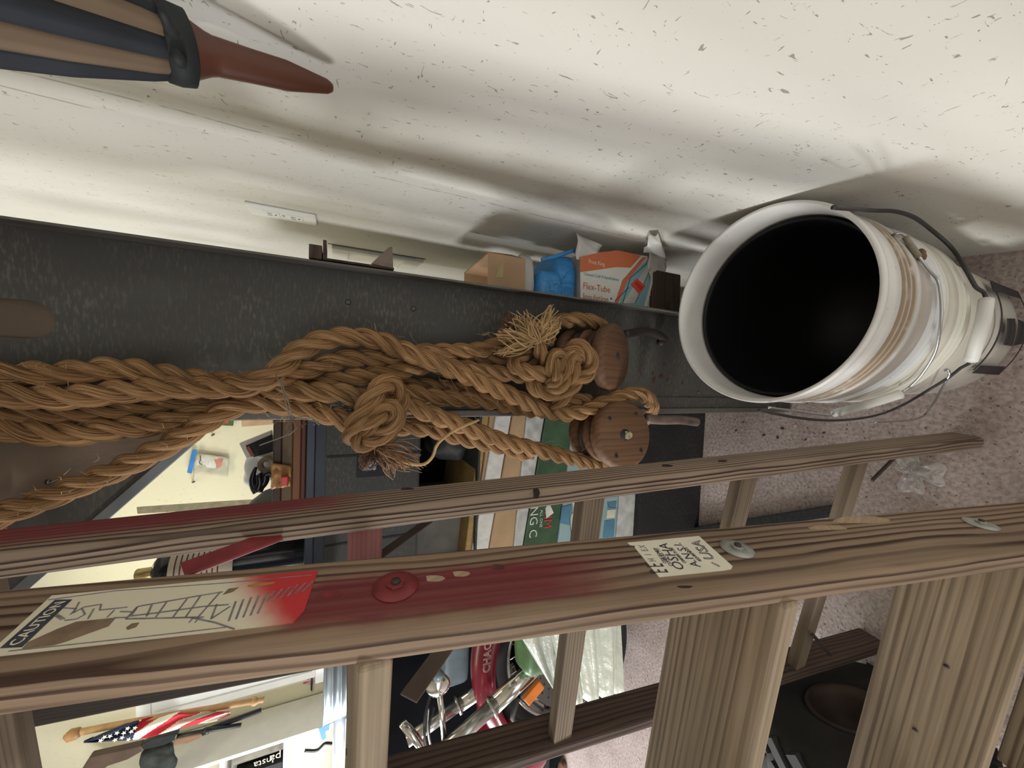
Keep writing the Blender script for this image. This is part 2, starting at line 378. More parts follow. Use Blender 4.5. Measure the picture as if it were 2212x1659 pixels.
for k in range(-1, 4):
    z = .485+.3*k+(.018 if k == 3 else 0); zz = z-.011
    A = LP(fl_c(zz)+FT-.002, fr_n(z)-.004, z); B = LP(fr_c(zz)-FT+.002, fr_n(z)-.004, z)
    tr = board('tread', A, B, E2, .0966, -.021, w_tread, ladder, .0035, 3)
    if k < 3:
        for q in range(2):
            p = A + (B-A)*(.35+.5*random.random()) + E2*(.02+.06*random.random())
            lathe('nail_head', [(0, .0006), (.0022, .0006), (.0026, 0)], darkbar, tr, Matrix.Translation(p), 10)
RW, RT = .0456, .0207
def rr_c(z): return -.1218-.0514*z
def rl_c(z): return -.5393+.0178*z
def r_n(z): return .2501+.087*z
rA, rB = LP(rr_c(0), r_n(0), .0), LP(rr_c(1.62), r_n(1.62), 1.62); RAX = (rB-rA).normalized()
rear = board('rear_leg', rA, rB, E2, RW, RT, w_rear, ladder, .006, 3)
def lleg(zw, dc=0., dd=0.):
    z = (zw-H)/1.12+H; return CP+(LP(rl_c(z)+dc, r_n(z)+.01+dd, z)-CP)*1.12
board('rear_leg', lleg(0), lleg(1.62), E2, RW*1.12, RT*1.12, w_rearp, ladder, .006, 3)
for k in range(5):
    z = .318+.25*k+(.022 if k == 4 else 0)
    tl = (.014, .010, .002, -.006, -.006)[k]
    A = lleg((.270, .53, .785, 1.06, 1.352)[k]-.014, -.004, .006); B = LP(rr_c(z)-RT+.004, r_n(z)+.014, z-.013)
    board('rung', A, B, ZZ, .031, -.019, w_pink if k == 3 else w_rung, ladder, .002)
A = LP(fl_c(1.72), fr_n(1.7), 1.72); board('top_cap', LP(fl_c(1.72)-.01, fr_n(1.72)-.02, 1.72), LP(fr_c(1.72)+.01, fr_n(1.72)-.02, 1.72), E2, .17, .02, w_plain, ladder, .004)
def pl_c(px, py, c): return hit(px, py, E1, c)
def flatbar(name, A, B, wdir, wd, th, mat): return board(name, A, B, wdir, wd, th, mat, ladder, .0008)
flatbar('spreader_bar', pl_c(400, 1250, -.20), pl_c(612, 1168, -.196), ZZ, .016, .003, redsteel)
flatbar('spreader_bar', pl_c(822, 1212, -.30), pl_c(936, 1128, -.30), ZZ, .013, .003, darkbar)
flatbar('spreader_bar', pl_c(900, 1520, -.49), pl_c(1010, 1360, -.49), ZZ, .026, .003, M('greybrown_bar', (.13, .10, .08), .6))
# diagonal foot brace between lowest rung and right rear leg
flatbar('foot_brace', hit(1880, 1040, E2-ZZ*.087, .285), hit(1935, 985, E2-ZZ*.087, .285), ZZ, .007, .004, darkbar)
flatbar('foot_brace', hit(1795, 1420, E2-ZZ*.087, .285), hit(1755, 1375, E2-ZZ*.087, .285), E1, .006, .004, darkbar)
for o in [c for c in ladder.children if c.name.split('.')[0] in ('front_rail', 'rear_leg')]:
    for v in o.data.vertices:
        p = o.matrix_basis @ v.co
        if p.z < .03:
            ax_ = (o.matrix_basis.to_3x3() @ V((1, 0, 0))); v.co = o.matrix_basis.inverted() @ (p - ax_*(p.z/ax_.z))
# ---- outer face of the right front rail: stickers, bolts
RFN = (E1+ZZ*.0481); RFL = RFN.length; RFN = RFN/RFL; RFC = -.1368/RFL
def rf(px, py, off=0): return hit(px, py, RFN, RFC+off)
paper = M('sticker_paper', (.72, .68, .56), .6, 0, .06, 40)
ink = M('sticker_ink', (.045, .045, .06), .7, 0, .3, 200)
inkl = M('sticker_ink_faded', (.20, .19, .19), .7, 0, .3, 200)
def cautionmat():
    m, nt, b = newmat('caution_paper'); co = coords(nt); sp = nt.nodes.new('ShaderNodeSeparateXYZ'); nt.links.new(co, sp.inputs[0])
    n = N(nt, 'ShaderNodeTexNoise', i_Scale=60.0, i_Detail=5.0); nt.links.new(co, n.inputs['Vector'])
    x = mth(nt, 'ADD', sp.outputs[0], mth(nt, 'MULTIPLY', mth(nt, 'SUBTRACT', n.outputs[0], .5), .012))
    x = mth(nt, 'ADD', x, mth(nt, 'MULTIPLY', sp.outputs[1], .75))
    mk = mth(nt, 'SUBTRACT', 1.0, smooth(nt, x, CAUT[0], CAUT[1]))
    nt.links.new(mixc(nt, mk, (.70, .65, .50), (.50, .03, .035)), b.inputs['Base Color']); b.inputs['Roughness'].default_value = .5; return m
cpts = [rf(112, 1288), rf(687, 1233), rf(657, 1321), rf(633, 1347), rf(0, 1418), rf(-45, 1432)]
co_ = sum(cpts, V())/6
def loc_rf(p): return ((p-co_).dot(FAX), (p-co_).dot(RFN.cross(FAX)))
xr, yr = loc_rf(rf(600, 1300)); xq, yq = loc_rf(rf(525, 1285))
CAUT = (xr+.75*yr-.004, xq+.75*yq+.010)
st = poly('caution_sticker', cpts, RFN, .0006, cautionmat(), rail, 0, FAX)
def strokes(name, lines, wd, mat, parent, fn, nrm, th=.0002):
    parts = []
    for ln in lines:
        P = [fn(*p) for p in ln]
        for a, b_ in zip(P[:-1], P[1:]):
            t = (b_-a).normalized(); s = nrm.cross(t)*wd/2
            q = [a-s, b_-s, b_+s, a+s]; parts.append((q+[p+nrm*th for p in q], [(3, 2, 1, 0), (4, 5, 6, 7), (0, 1, 5, 4), (1, 2, 6, 5), (2, 3, 7, 6), (3, 0, 4, 7)]))
    o = multi(name, parts, mat, parent); o['kind'] = 'stuff'; return o
def rs(x, y): return rf(x/3.16, 1220+y/3.16, .0007)
def rs2(x, y): return rf(x/3.16, 1220+y/3.16, .0009)
poly('printed_band', [rs(375, 240), rs(492, 238), rs(150, 562), rs(0, 570)], RFN, .0002, ink, rail)
ctr = (rs2(434, 239)+rs2(75, 566))/2; bdir = (rs2(434, 239)-rs2(75, 566))
text('caution_lettering', 'CAUTION', ctr, bdir, FAX, bdir.length/4.9, paper, rail)
strokes('printed_drawing', [[(860, 370), (940, 285), (1370, 210), (1520, 185)], [(860, 370), (1390, 358)], [(890, 350), (1060, 330), (1390, 285), (1560, 272)], [(940, 285), (900, 340)], [(1040, 265), (1000, 352)], [(1140, 250), (1060, 362)], [(1280, 228), (1180, 358)], [(1370, 210), (1265, 360)], [(1500, 190), (1350, 360)], [(1480, 270), (1440, 370), (1570, 285)], [(1300, 360), (1470, 395), (1600, 440)]], .0010, inkl, rail, rs, RFN)
strokes('printed_drawing', [[(430, 295), (520, 300), (480, 340)], [(540, 255), (500, 330), (570, 290), (690, 270), (680, 310), (870, 290)], [(440, 380), (520, 372), (580, 340), (560, 300)], [(730, 360), (780, 310)], [(820, 320), (900, 322)], [(600, 370), (640, 300)], [(390, 340), (440, 370)], [(380, 350), (420, 375)], [(780, 362), (870, 360)], [(1290, 395), (1320, 360)], [(1330, 395), (1360, 360)]], .0008, inkl, rail, rs, RFN)
strokes('printed_border', [[(330, 240), (790, 178), (1530, 125), (2130, 70)], [(60, 590), (1000, 490), (1560, 425)]], .0006, inkl, rail, rs, RFN)
lines = []
for i in range(11):
    x = 1560+i*48; y0 = 250-i*14; y1 = 385-i*13
    if i > 4: y1 = y0+75
    lines.append([(x+ (390-y1)*.12, y1), (x+(390-y0)*.35, y0)])
strokes('printed_text_lines', lines, .0011, inkl, rail, rs, RFN)
tornm = M('torn_brown_patch', (.20, .14, .09), .8, 0, .3, 60)
poly('torn_patch', [rs(190, 530), rs(390, 440), rs(520, 390), rs(790, 362), rs(740, 420), rs(600, 470), rs(450, 525), rs(370, 548), rs(150, 575)], RFN, .0002, tornm, rail)
poly('torn_patch', [rs(1690, 140), rs(1780, 124), rs(1880, 118), rs(1860, 132), rs(1750, 150), rs(1690, 152)], RFN, .0002, M('orange_stain', (.40, .20, .07), .7), rail)
poly('torn_patch', [rs(860, 430), rs(900, 402), rs(950, 395), rs(930, 425), rs(870, 445)], RFN, .0002, tornm, rail)
poly('torn_patch', [rs(1520, 205), rs(1560, 165), rs(1630, 155), rs(1590, 185)], RFN, .0002, tornm, rail)
# second sticker
def ro(x, y, off=.0): return rf(1340+x/7.9, 1140+y/7.9, off)
poly('compliance_sticker', [ro(120, 262), ro(1340, 148), ro(1915, 665), ro(1890, 712), ro(1760, 735), ro(660, 848), ro(245, 345), ro(250, 312), ro(160, 300)], RFN, .0005, paper, rail, 0, FAX)
def lab(s, x0, y0, x1, y1, size, mat=ink, outline=False, name='sticker_lettering'):
    a, b_ = ro(x0, y0, .0007), ro(x1, y1, .0007); d = b_-a
    o = text(name, s, (a+b_)/2, d, FAX, size, mat, rail, .0001, outline=outline); wd = o.dimensions.x if o.dimensions.x > 0 else d.length
    xs = [v.co.x for v in o.data.vertices]; wd = max(xs)-min(xs); k = d.length/wd
    for v in o.data.vertices: v.co.x *= k
    return o
hh = (ro(940, 620)-ro(1130, 720)).dot(FAX)
lab('OSHA', 1040, 715, 720, 265, .0125)
lab('A.N.S.I.', 1310, 665, 960, 255, .0105)
lab('USA', 1545, 545, 1275, 215, .013, ink, True)
lab('COMPLIES TO', 880, 650, 620, 350, .0048)
lab('CODE OF SAFETY', 770, 605, 590, 345, .0040)
lab('CONFORMS TO SPEC', 1110, 600, 860, 335, .0042)
lab('REQUIREMENTS', 1370, 570, 1110, 335, .0045)
lab('H  1  E.X', 560, 575, 365, 300, .0085, inkl)
lab('E E', 700, 765, 590, 615, .020)
lab('MADE IN', 1700, 660, 1560, 590, .004, inkl)
# bolts and washers
def washer(px, py, r, mat, hexr=.006):
    p = rf(px, py); mw = frame(p, FAX, RFN.cross(FAX))
    lathe('washer', [(0, .0), (r, 0), (r, .0012), (r*.55, .0022), (0, .0024)], mat, rail, mw, 28)
    pts = [(hexr*math.cos(a*math.pi/3+.3), hexr*math.sin(a*math.pi/3+.3)) for a in range(6)]
    bo = prism('bolt_nut', pts, .0042, mat, rail, mw, .0006)
    lathe('bolt_end', [(0, .0056), (hexr*.45, .0056), (hexr*.5, .004)], darkbar, bo, mw, 12)
washer(855, 1268, .0155, redsteel, .0068)
washer(1592, 1187, .0135, steel, .006)
washer(2118, 1133, .0135, steel, .005)
for px, py in ((1744, 1163), (704, 1282)):
    lathe('rivet', [(0, .002), (.003, .0018), (.0048, .0)], steel if px > 900 else redsteel, rail, frame(rf(px, py), FAX, E2), 14)
RLN = (E1+ZZ*.0514); RLL = RLN.length; RLN = RLN/RLL
def rlf(px, py): return hit(px, py, RLN, -.1218/RLL)
rustm_ = M('red_brown_knot', (.08, .028, .026), .7, 0, .3, 80)
knot = M('dark_stain', (.03, .02, .018), .8, 0, .4, 200); scr = M('scraped_wood', (.36, .26, .175), .8, 0, .2, 90, 0, 80, .2, (.3, 3, 3))
def mark(fn, nrm, parent, px, py, a, b_, mat, k=0):
    poly('surface_mark', [fn(px+a*math.cos(t)*(1+.2*math.sin(3*t+px)), py+b_*math.sin(t)*(1+.2*math.cos(2*t))) for t in [i*math.pi/6 for i in range(12)]], nrm, .0003, mat, parent)
for px, py, a, b_ in ((1158, 1066, 7, 14), (1440, 1006, 12, 3), (880, 1056, 14, 3), (1560, 996, 10, 3)): mark(rlf, RLN, rear, px, py, a, b_, knot)
for px, py, a, b_, m_ in ((716, 1283, 20, 9, redsteel), (1075, 1225, 14, 7, rustm_), (938, 1250, 20, 8, scr), (995, 1240, 18, 7, scr), (1860, 1123, 60, 9, scr), (1790, 1140, 40, 6, scr), (1480, 1268, 16, 3, knot)): mark(rf, RFN, rail, px, py, a, b_, m_)
# plain outlet plate ---------------------------------------------------------------------------
plate = M('outlet_plate', (.78, .79, .78), .3, 0, .03)
slotm = M('outlet_slot', (.02, .02, .02), .6)
oc = (onwall(530, 430)+onwall(687, 459)+onwall(540, 463)+onwall(685, 482))/4
out = thing('wall_outlet', oc, 'white duplex outlet plate on the white wall above the steel panel', 'outlet')
ofr = frame(oc, -WS, ZZ)      # x toward camera side, y up, z = -WS x Z = -(outward) = into room
oh = (onwall(530, 430).z-onwall(687, 459).z)/2; ow = .040
op = mobj('cover_plate', *boxvf(-ow, ow, -oh, oh, 0, .006), plate, out, ofr, bevel=.004, bseg=3)
for sy in (-1, 1):
    m2 = ofr @ Matrix.Translation((0, sy*.021, .0055))
    rc = mobj('receptacle', *boxvf(-.016, .016, -.0145, .0145, 0, .002), plate, out, m2, bevel=.0015)
    for sx in (-.0065, .0065): mobj('slot', *boxvf(sx-.001, sx+.001, -.001, .0075, .0018, .0024), slotm, rc, m2)
    mobj('slot', *boxvf(-.0022, .0022, -.0095, -.0055, .0018, .0024), slotm, rc, m2)
lathe('cover_screw', [(0, .0075), (.0028, .007), (.003, .006)], steel, out, ofr, 12)

# ================================================================== STEEL RACK END PANEL
def steelmat(name, base, hi, dust=.5):
    m, nt, b = newmat(name); co = coords(nt)
    n1 = N(nt, 'ShaderNodeTexNoise', i_Scale=9.0, i_Detail=6.0); nt.links.new(co, n1.inputs['Vector'])
    c2 = coords(nt, 'Object', (90, 320, 90)); n2 = N(nt, 'ShaderNodeTexNoise', i_Scale=1.0, i_Detail=4.0); nt.links.new(c2, n2.inputs['Vector'])
    k = mth(nt, 'MULTIPLY', smooth(nt, n2.outputs[0], .45, .75), smooth(nt, n1.outputs[0], .3, .75))
    nt.links.new(mixc(nt, mth(nt, 'MULTIPLY', k, dust), base, hi), b.inputs['Base Color'])
    b.inputs['Roughness'].default_value = .62; b.inputs['Metallic'].default_value = .15; b.inputs['Specular IOR Level'].default_value = .35
    bump(nt, b, n2.outputs[0], .15, .001); return m
gsteel = steelmat('old_grey_steel', (.070, .068, .062), (.20, .185, .155), .7)
gsteel2 = steelmat('grey_steel_lit_edge', (.115, .108, .096), (.19, .178, .155), .6)  # panel steel made paler: light on the flange put into its colour
hardb = M('brown_hardboard', (.115, .082, .058), .75, 0, .35, 9, .2, 160)
rack = thing('steel_rack', PNE*0+V((.05, .60, 0)), 'dark grey steel rack end panel the ropes hang against', 'rack')
PO = PNN*PNC
PFR = Matrix(((PNE.x, 0, -PNN.x, PO.x), (PNE.y, 0, -PNN.y, PO.y), (PNE.z, 1, -PNN.z, 0), (0, 0, 0, 1)))   # x right, y up, z toward camera
def p2(px, py): p = pan(px, py); return ((p-PO).dot(PNE), p.z)
def plate_hole(name, outer, holes, th, mat, parent, mw):
    cu = bpy.data.curves.new(name, 'CURVE'); cu.dimensions = '2D'; cu.fill_mode = 'BOTH'; cu.extrude = th/2
    for ring in [outer]+holes:
        sp = cu.splines.new('POLY'); sp.points.add(len(ring)-1); sp.use_cyclic_u = True
        for p, q in zip(sp.points, ring): p.co = (q[0], q[1], 0, 1)
    t = bpy.data.objects.new(name, cu); COL.objects.link(t); dg = bpy.context.evaluated_depsgraph_get()
    me = bpy.data.meshes.new_from_object(t.evaluated_get(dg)); bpy.data.objects.remove(t); bpy.data.curves.remove(cu)
    me.materials.clear(); me.materials.append(mat)
    ob = bpy.data.objects.new(name, me); ob.matrix_basis = mw; return setup(ob, parent)
xl, xr_ = -.131, .080
g0 = p2(480, 905); g1 = p2(240, 1115); gs = (g1[1]-g0[1])/(g1[0]-g0[0])
gx = -.42; gz = g0[1]+gs*(gx-xl)
def stadium(cx, cz0, cz1, hw):
    pts = []
    for i in range(13): a = math.pi+math.pi*i/12; pts.append((cx+hw*math.cos(a), cz0+hw*math.sin(a)))
    for i in range(13): a = math.pi*i/12; pts.append((cx+hw*math.cos(a), cz1+hw*math.sin(a)))
    return pts
holeA = stadium(-.0165, 1.402, 1.62, .0205)
panel = plate_hole('end_panel', [(xl, 0), (xr_, 0), (xr_, 1.95), (gx, 1.95), (gx, gz), (xl, g0[1])], [holeA], .003, gsteel, rack, PFR @ Matrix.Translation((0, 0, -.0015)))
# right flange (toward camera) and its rolled edge
mobj('side_flange', *boxvf(xr_-.001, xr_+.002, 0, 1.95, 0, .045), gsteel2, rack, PFR, bevel=.001)
# stepped left edge: two shallow bands, then thin lip
mobj('edge_band', *boxvf(xl, xl+.012, 0, g0[1], 0, .006), gsteel2, rack, PFR, bevel=.002)
mobj('edge_band', *boxvf(xl+.012, xl+.036, 0, g0[1], 0, .0025), gsteel, rack, PFR, bevel=.001)
gd = V((gx-xl, gz-g0[1], 0)).normalized(); gp = V((gd.y, -gd.x, 0))
gL = math.hypot(gx-xl, gz-g0[1])
mobj('gusset_flange', *boxvf(0, gL, -.012, .0, 0, .004), M('pale_steel_edge', (.15, .165, .175), .5, .3), rack, PFR @ frame((xl, g0[1], 0), gd, V((0, 0, 1)).cross(gd)), bevel=.001)
bk = mobj('backing_board', *boxvf(-.06, .03, 1.36, 1.95, -.016, -.006), hardb, rack, PFR)
fp = [p2(-60, 900), p2(330, 905), p2(420, 925), p2(300, 990), p2(-60, 1125)]
prism('hardboard_plate', fp, .005, hardb, rack, PFR, .0015)
for px, py in ((110, 1038),):
    q = p2(px, py); lathe('bolt_hole', [(0, .0056), (.0028, .0056), (.0032, .005)], slotm, rack, PFR @ Matrix.Translation((q[0], q[1], 0)), 12)
for px, py, r in ((752, 653, .0042), (893, 667, .0042), (1508, 848, .004), (1320, 645, .002), (1422, 690, .002)):
    q = p2(px, py); lathe('rivet', [(0, .002), (r*.6, .0018), (r, .0)], gsteel2, rack, PFR @ Matrix.Translation((q[0], q[1], 0)), 14)
rustm = M('rust_spot', (.07, .035, .025), .9, 0, .3, 60)
for px, py, a, b_ in ((1412, 820, .007, .005), (1428, 813, .005, .007), (1410, 806, .004, .003), (1474, 826, .004, .004), (1434, 787, .003, .002), (1441, 821, .005, .002), (1489, 858, .003, .002)):
    q = p2(px, py); pts = [(a*math.cos(t)*(1+.25*math.sin(3*t+px)), b_*math.sin(t)*(1+.2*math.cos(2*t+py))) for t in [i*math.pi/5 for i in range(10)]]
    prism('rust_patch', pts, .0005, rustm, rack, PFR @ Matrix.Translation((q[0], q[1], .0)))
# shelf plank behind the panel, under the stacked packages
w_dark = wood('dark_plank_wood', (.10, .072, .05), (.04, .028, .02), 200, lines=.6)
pk0 = aty(1407, 640, .635); pk1 = aty(1468, 640, .635)
board('shelf_plank', V((-.02, .632, pk1.z)), V((.262, .632, pk1.z)), (0, 1, 0), .50, pk0.z-pk1.z, w_dark, rack, .003)

# ---- rusty bracket and wood offcut on the flange
rust = M('rusty_iron', (.075, .042, .034), .85, .2, .5, 60, .5, 200)
rusti = M('primer_grey_iron', (.20, .165, .135), .8, .1, .3, 40)
def fl(px, py, y=.545): return aty(px, py, y)
bA = fl(697, 556); bB = fl(852, 577)
br = thing('rusty_bracket', bB, 'small rusty U-shaped iron bracket on the edge of the steel panel', 'bracket')
zt, zb = bA.z, bB.z; bx = xr_*.992+PO.x+.0015; by = .548
bx = bA.x
mobj('web', *boxvf(bx-.002, bx+.001, by, by+.05, zb, zt), rust, br, bevel=.0006)
lug = [(0, 0), (.026, 0), (.026, .012), (.0, .028)]
hl = fl(697, 556).x
mobj('upper_lug', *boxvf(bx, bx+.024, by, by+.05, zt-.004, zt), rust, br, bevel=.0008)
prism('lower_lug', [(bx, zb+.001), (bx+.030, zb+.003), (bx+.028, zb+.008), (bx+.002, zb+.030)], .004, rusti, br, Matrix(((1, 0, 0, 0), (0, 0, 1, by), (0, 1, 0, 0), (0, 0, 0, 1))), .0006)
wo = box('wood_offcut', (bx-.002, by, zt+.001), (bx+.016, by+.05, zt+.016), w_dark, None, .0008)
tag(wo, 'short dark charred wood offcut above the rusty bracket', 'offcut')
# ---- white framed niche on the wall behind the bracket
nfr = frame(onwall(815, 548), -WS, ZZ)
c = onwall(815, 548)
nz1 = onwall(716, 516).z-c.z; nz0 = onwall(925, 550).z-c.z
nic = thing('wall_frame', c, 'flat white framed panel on the wall behind the rusty bracket', 'frame')
whitep = M('white_trim_paint', (.76, .75, .68), .6, 0, .06)
ny = .035
mobj('back_panel', *boxvf(-.16, ny, nz0+.02, nz1, 0, .004), M('niche_panel_tone', (.62, .60, .50), .7, 0, .06), nic, nfr)  # niche panel in a darker tone than the frame strips
mobj('frame_strip', *boxvf(ny-.028, ny, nz0, nz1, 0, .012), whitep, nic, nfr, bevel=.002)
mobj('frame_strip', *boxvf(-.16, ny-.028, nz1-.045, nz1, 0, .012), whitep, nic, nfr, bevel=.002)
mobj('frame_strip', *boxvf(-.16, ny-.028, nz0, nz0+.05, 0, .012), whitep, nic, nfr, bevel=.002)
mobj('gap_shadow_strip', *boxvf(ny, ny+.005, nz0-.005, nz1+.01, 0, .001), M('gap_shadow', (.09, .07, .04), .9), nic, nfr)  # dark strip painted in for the shadow gap along the frame

# ================================================================== PACKAGES STACKED ON THE PLANK
YB = .66
def sk(px, py, y=YB): return aty(px, py, y)
card = M('cardboard', (.46, .30, .175), .85, 0, .12, 12)
zt0 = sk(1132, 600).z; zt1 = sk(1052, 600).z
bxo = thing('cardboard_box', (.14, .75, zt0), 'small open brown cardboard box on top of the blue tarp', 'box')
xr2 = sk(1090, 553).x; cl = .03
mobj('side_panel', *boxvf(cl, xr2, .655, .658, zt0, zt1), card, bxo, bevel=.0006)
mobj('side_panel', *boxvf(xr2-.003, xr2, .658, .80, zt0, zt1), card, bxo)
mobj('side_panel', *boxvf(cl, xr2, .797, .80, zt0, zt1), card, bxo)
mobj('base', *boxvf(cl, xr2, .658, .797, zt0, zt0+.003), card, bxo)
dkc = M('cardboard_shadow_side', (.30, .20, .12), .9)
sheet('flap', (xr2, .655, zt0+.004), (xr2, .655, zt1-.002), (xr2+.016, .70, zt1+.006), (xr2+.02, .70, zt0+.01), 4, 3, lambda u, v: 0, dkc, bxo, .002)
poly('tape_strip', [sk(1070, 600, .6545), sk(1076, 578, .6545), sk(1088, 565, .6545), sk(1086, 600, .6545)], (0, -1, 0), .0004, M('old_tape', (.42, .34, .17), .4), bxo)
# grey plastic bag
plas = M('grey_plastic_film', (.52, .50, .47), .35, 0, .15, 30, .3, 60)
a0, a1 = sk(1158, 620), sk(1134, 545)
gb = softbox('plastic_bag', (.02, .662, sk(1160, 620).z+.001), (sk(1150, 552).x+.008, .78, sk(1127, 600).z), plas, None, 10, .006, 30, True, 3, 5)
tag(gb, 'crumpled grey plastic bag squeezed between cardboard box and blue tarp', 'bag')
# folded blue tarp
def tarpmat():
    m, nt, b = newmat('blue_tarp'); co = coords(nt)
    br_ = N(nt, 'ShaderNodeTexBrick', i_Scale=160.0); br_.inputs['Color1'].default_value = (.07, .33, .70, 1); br_.inputs['Color2'].default_value = (.05, .27, .62, 1); br_.inputs['Mortar'].default_value = (.03, .19, .5, 1)
    nt.links.new(co, br_.inputs['Vector']); nt.links.new(br_.outputs[0], b.inputs['Base Color']); b.inputs['Roughness'].default_value = .32
    n = N(nt, 'ShaderNodeTexNoise', i_Scale=60.0, i_Detail=3.0); nt.links.new(co, n.inputs['Vector']); bump(nt, b, n.outputs[0], .7, .004); return m
tm = tarpmat()
tb = thing('blue_tarp', (.12, .72, sk(1245, 600).z), 'folded shiny blue tarp above the pipe insulation bag', 'tarp')
zq0, zq1 = sk(1246, 600).z, sk(1160, 600).z; zm = sk(1212, 600).z
softbox('tarp_fold', (.02, .648, zm-.004), (sk(1160, 576).x, .78, zq1), tm, tb, 12, .006, 25, True, 1, 7)
softbox('tarp_fold', (.02, .658, zq0), (sk(1215, 545).x, .80, zm+.012), tm, tb, 12, .006, 25, True, 9, 7)
tube('rolled_hem', spline([sk(1170, 562, .652), sk(1185, 558, .650), sk(1205, 553, .650), sk(1240, 540, .652)]), .004, tm, tb)
# pipe insulation bag lying on its side: printed film over a grey foam bundle
film = M('clear_bag_film', (.62, .61, .57), .25, 0, .12, 20, .5, 45)
ins = thing('insulation_bag', (.12, .70, sk(1440, 640).z), 'clear printed bag of pipe insulation with orange band and red price sticker', 'package')
zi1, zi0 = sk(1248, 600).z, sk(1432, 640).z
softbox('bag_body', (.03, .640, zi0+.002), (sk(1260, 520, .64).x-.004, .80, zi1), film, ins, 14, .005, 22, True, 5, 8)
sheet('bag_corner', sk(1246, 560, .634), sk(1246, 500, .632), sk(1300, 530, .637), sk(1290, 560, .637), 6, 6, lambda u, v: .004*math.sin(7*u+3*v), film, ins)
sheet('bag_flap', sk(1390, 545, .60), onwall(1404, 506, .008), onwall(1422, 505, .008), sk(1440, 560, .62), 6, 6, lambda u, v: .005*math.sin(9*u+4*v), film, ins)
sheet('bag_flap', sk(1405, 640, .637), sk(1400, 540, .625), sk(1443, 555, .635), sk(1425, 632, .645), 7, 8, lambda u, v: .004*math.sin(12*u)*math.cos(9*v), film, ins)
yl = .6335
def il(px, py, k=0): return sk(px, py, yl-.0006*k)
UP, DN = V((1, 0, 0)), V((0, 0, -1))
lwhite = M('label_white', (.70, .69, .63), .5, 0, .04); lor = M('label_orange', (.62, .17, .07), .5, 0, .06); lteal = M('label_teal', (.22, .42, .47), .5, 0, .06)
lorp = M('label_orange_print', (.60, .16, .08), .5); lblk = M('label_black', (.03, .03, .035), .5); lred = M('price_red', (.75, .06, .04), .5, 0, .05)
poly('label_panel', [il(1254, 650), il(1253, 556), il(1330, 541), il(1410, 556), il(1412, 600), il(1398, 662)], (0, -1, 0), .0004, lwhite, ins)
poly('orange_band', [il(1253, 588, 1), il(1253, 556, 1), il(1290, 546, 1), il(1335, 541, 1), il(1385, 552, 1), il(1362, 578, 1), il(1330, 577, 1)], (0, -1, 0), .0004, lor, ins)
poly('teal_stripe', [il(1336, 660, 1), il(1352, 610, 1), il(1385, 572, 1), il(1405, 556, 1), il(1412, 566, 1), il(1405, 612, 1), il(1390, 664, 1)], (0, -1, 0), .0004, lteal, ins)
poly('orange_stripe', [il(1328, 655, 2), il(1345, 605, 2), il(1388, 556, 2), il(1396, 556, 2), il(1356, 606, 2), il(1335, 655, 2)], (0, -1, 0), .0004, lorp, ins)
poly('pipe_drawing', [il(1345, 655, 2), il(1405, 562, 2), il(1408, 572, 2), il(1372, 655, 2)], (0, -1, 0), .0004, M('label_grey', (.52, .51, .47), .5), ins)
strokes('pipe_outline', [[(1345, 655), (1362, 600), (1406, 562)], [(1372, 655), (1392, 610), (1410, 568)], [(1328, 650), (1360, 620)]], .0012, lblk, ins, lambda x, y: il(x, y, 3), V((0, -1, 0)))
def itext(nm, s_, px, py, px2, size, mat, k=2):
    a, b_ = il(px, py, k), il(px2, py, k); o = text(nm, s_, (a+b_)/2, DN, UP, size, mat, ins, .0001)
    xs = [v.co.x for v in o.data.vertices]; kk = (a.z-b_.z)/(max(xs)-min(xs))
    for v in o.data.vertices: v.co.x *= kk
itext('brand_lettering', 'Frost King', 1272, 568, 1306, .012, lwhite)
itext('small_lettering', 'Closed Cell Polyethylene', 1261, 598, 1337, .0085, M('label_teal_print', (.10, .30, .36), .5))
itext('big_lettering', 'Flex-Tube', 1260, 622, 1318, .0185, lorp)
itext('big_lettering', 'Insulation', 1260, 644, 1314, .0185, lorp)
poly('price_sticker', [il(1363, 614, 4), il(1376, 602, 4), il(1394, 618, 4), il(1381, 635, 4)], (0, -1, 0), .0004, lred, ins)
strokes('price_print', [[(1371, 611), (1386, 626)], [(1374, 609), (1388, 622)]], .0016, M('price_print_dark', (.2, .02, .02), .6), ins, lambda x, y: il(x, y, 5), V((0, -1, 0)))

# ================================================================== UMBRELLA ON THE WALL
tip = onwall(719, 190, .018); nk = onwall(392, 103, .042)
ax = (nk-tip).normalized()
um = thing('closed_umbrella', tip, 'furled tan and navy umbrella with brown wooden handle hanging on the wall', 'umbrella')
ufr = frame(tip, (ax.orthogonal()), ax.cross(ax.orthogonal()))   # z = axis up
Lh = (nk-tip).length
brw = M('umbrella_handle_wood', (.10, .036, .022), .4, 0, .3, 14, 0, 80, .4, (1, 1, .2))
rr_ = .0125
lathe('handle', [(0, 0), (.0035, .001), (.0055, .005), (.0082, .022), (.0105, Lh*.35), (.0112, Lh*.6), (.0118, Lh*.72), (.0122, Lh*.80), (.0122, Lh*.815), (.0135, Lh*.86), (.0178, Lh*.95), (.0195, Lh*.99), (.0190, Lh)], brw, um, ufr, 32)
tan = M('umbrella_tan', (.15, .105, .068), .8, 0, .1, 20); navy = M('umbrella_navy', (.016, .019, .026), .8, 0, .3, 20)
rad = [(Lh-.004, .0165), (Lh+.02, .021), (Lh+.06, .0255), (Lh+.12, .031), (Lh+.22, .040), (Lh+.36, .050), (Lh+.5, .045), (Lh+.62, .02)]
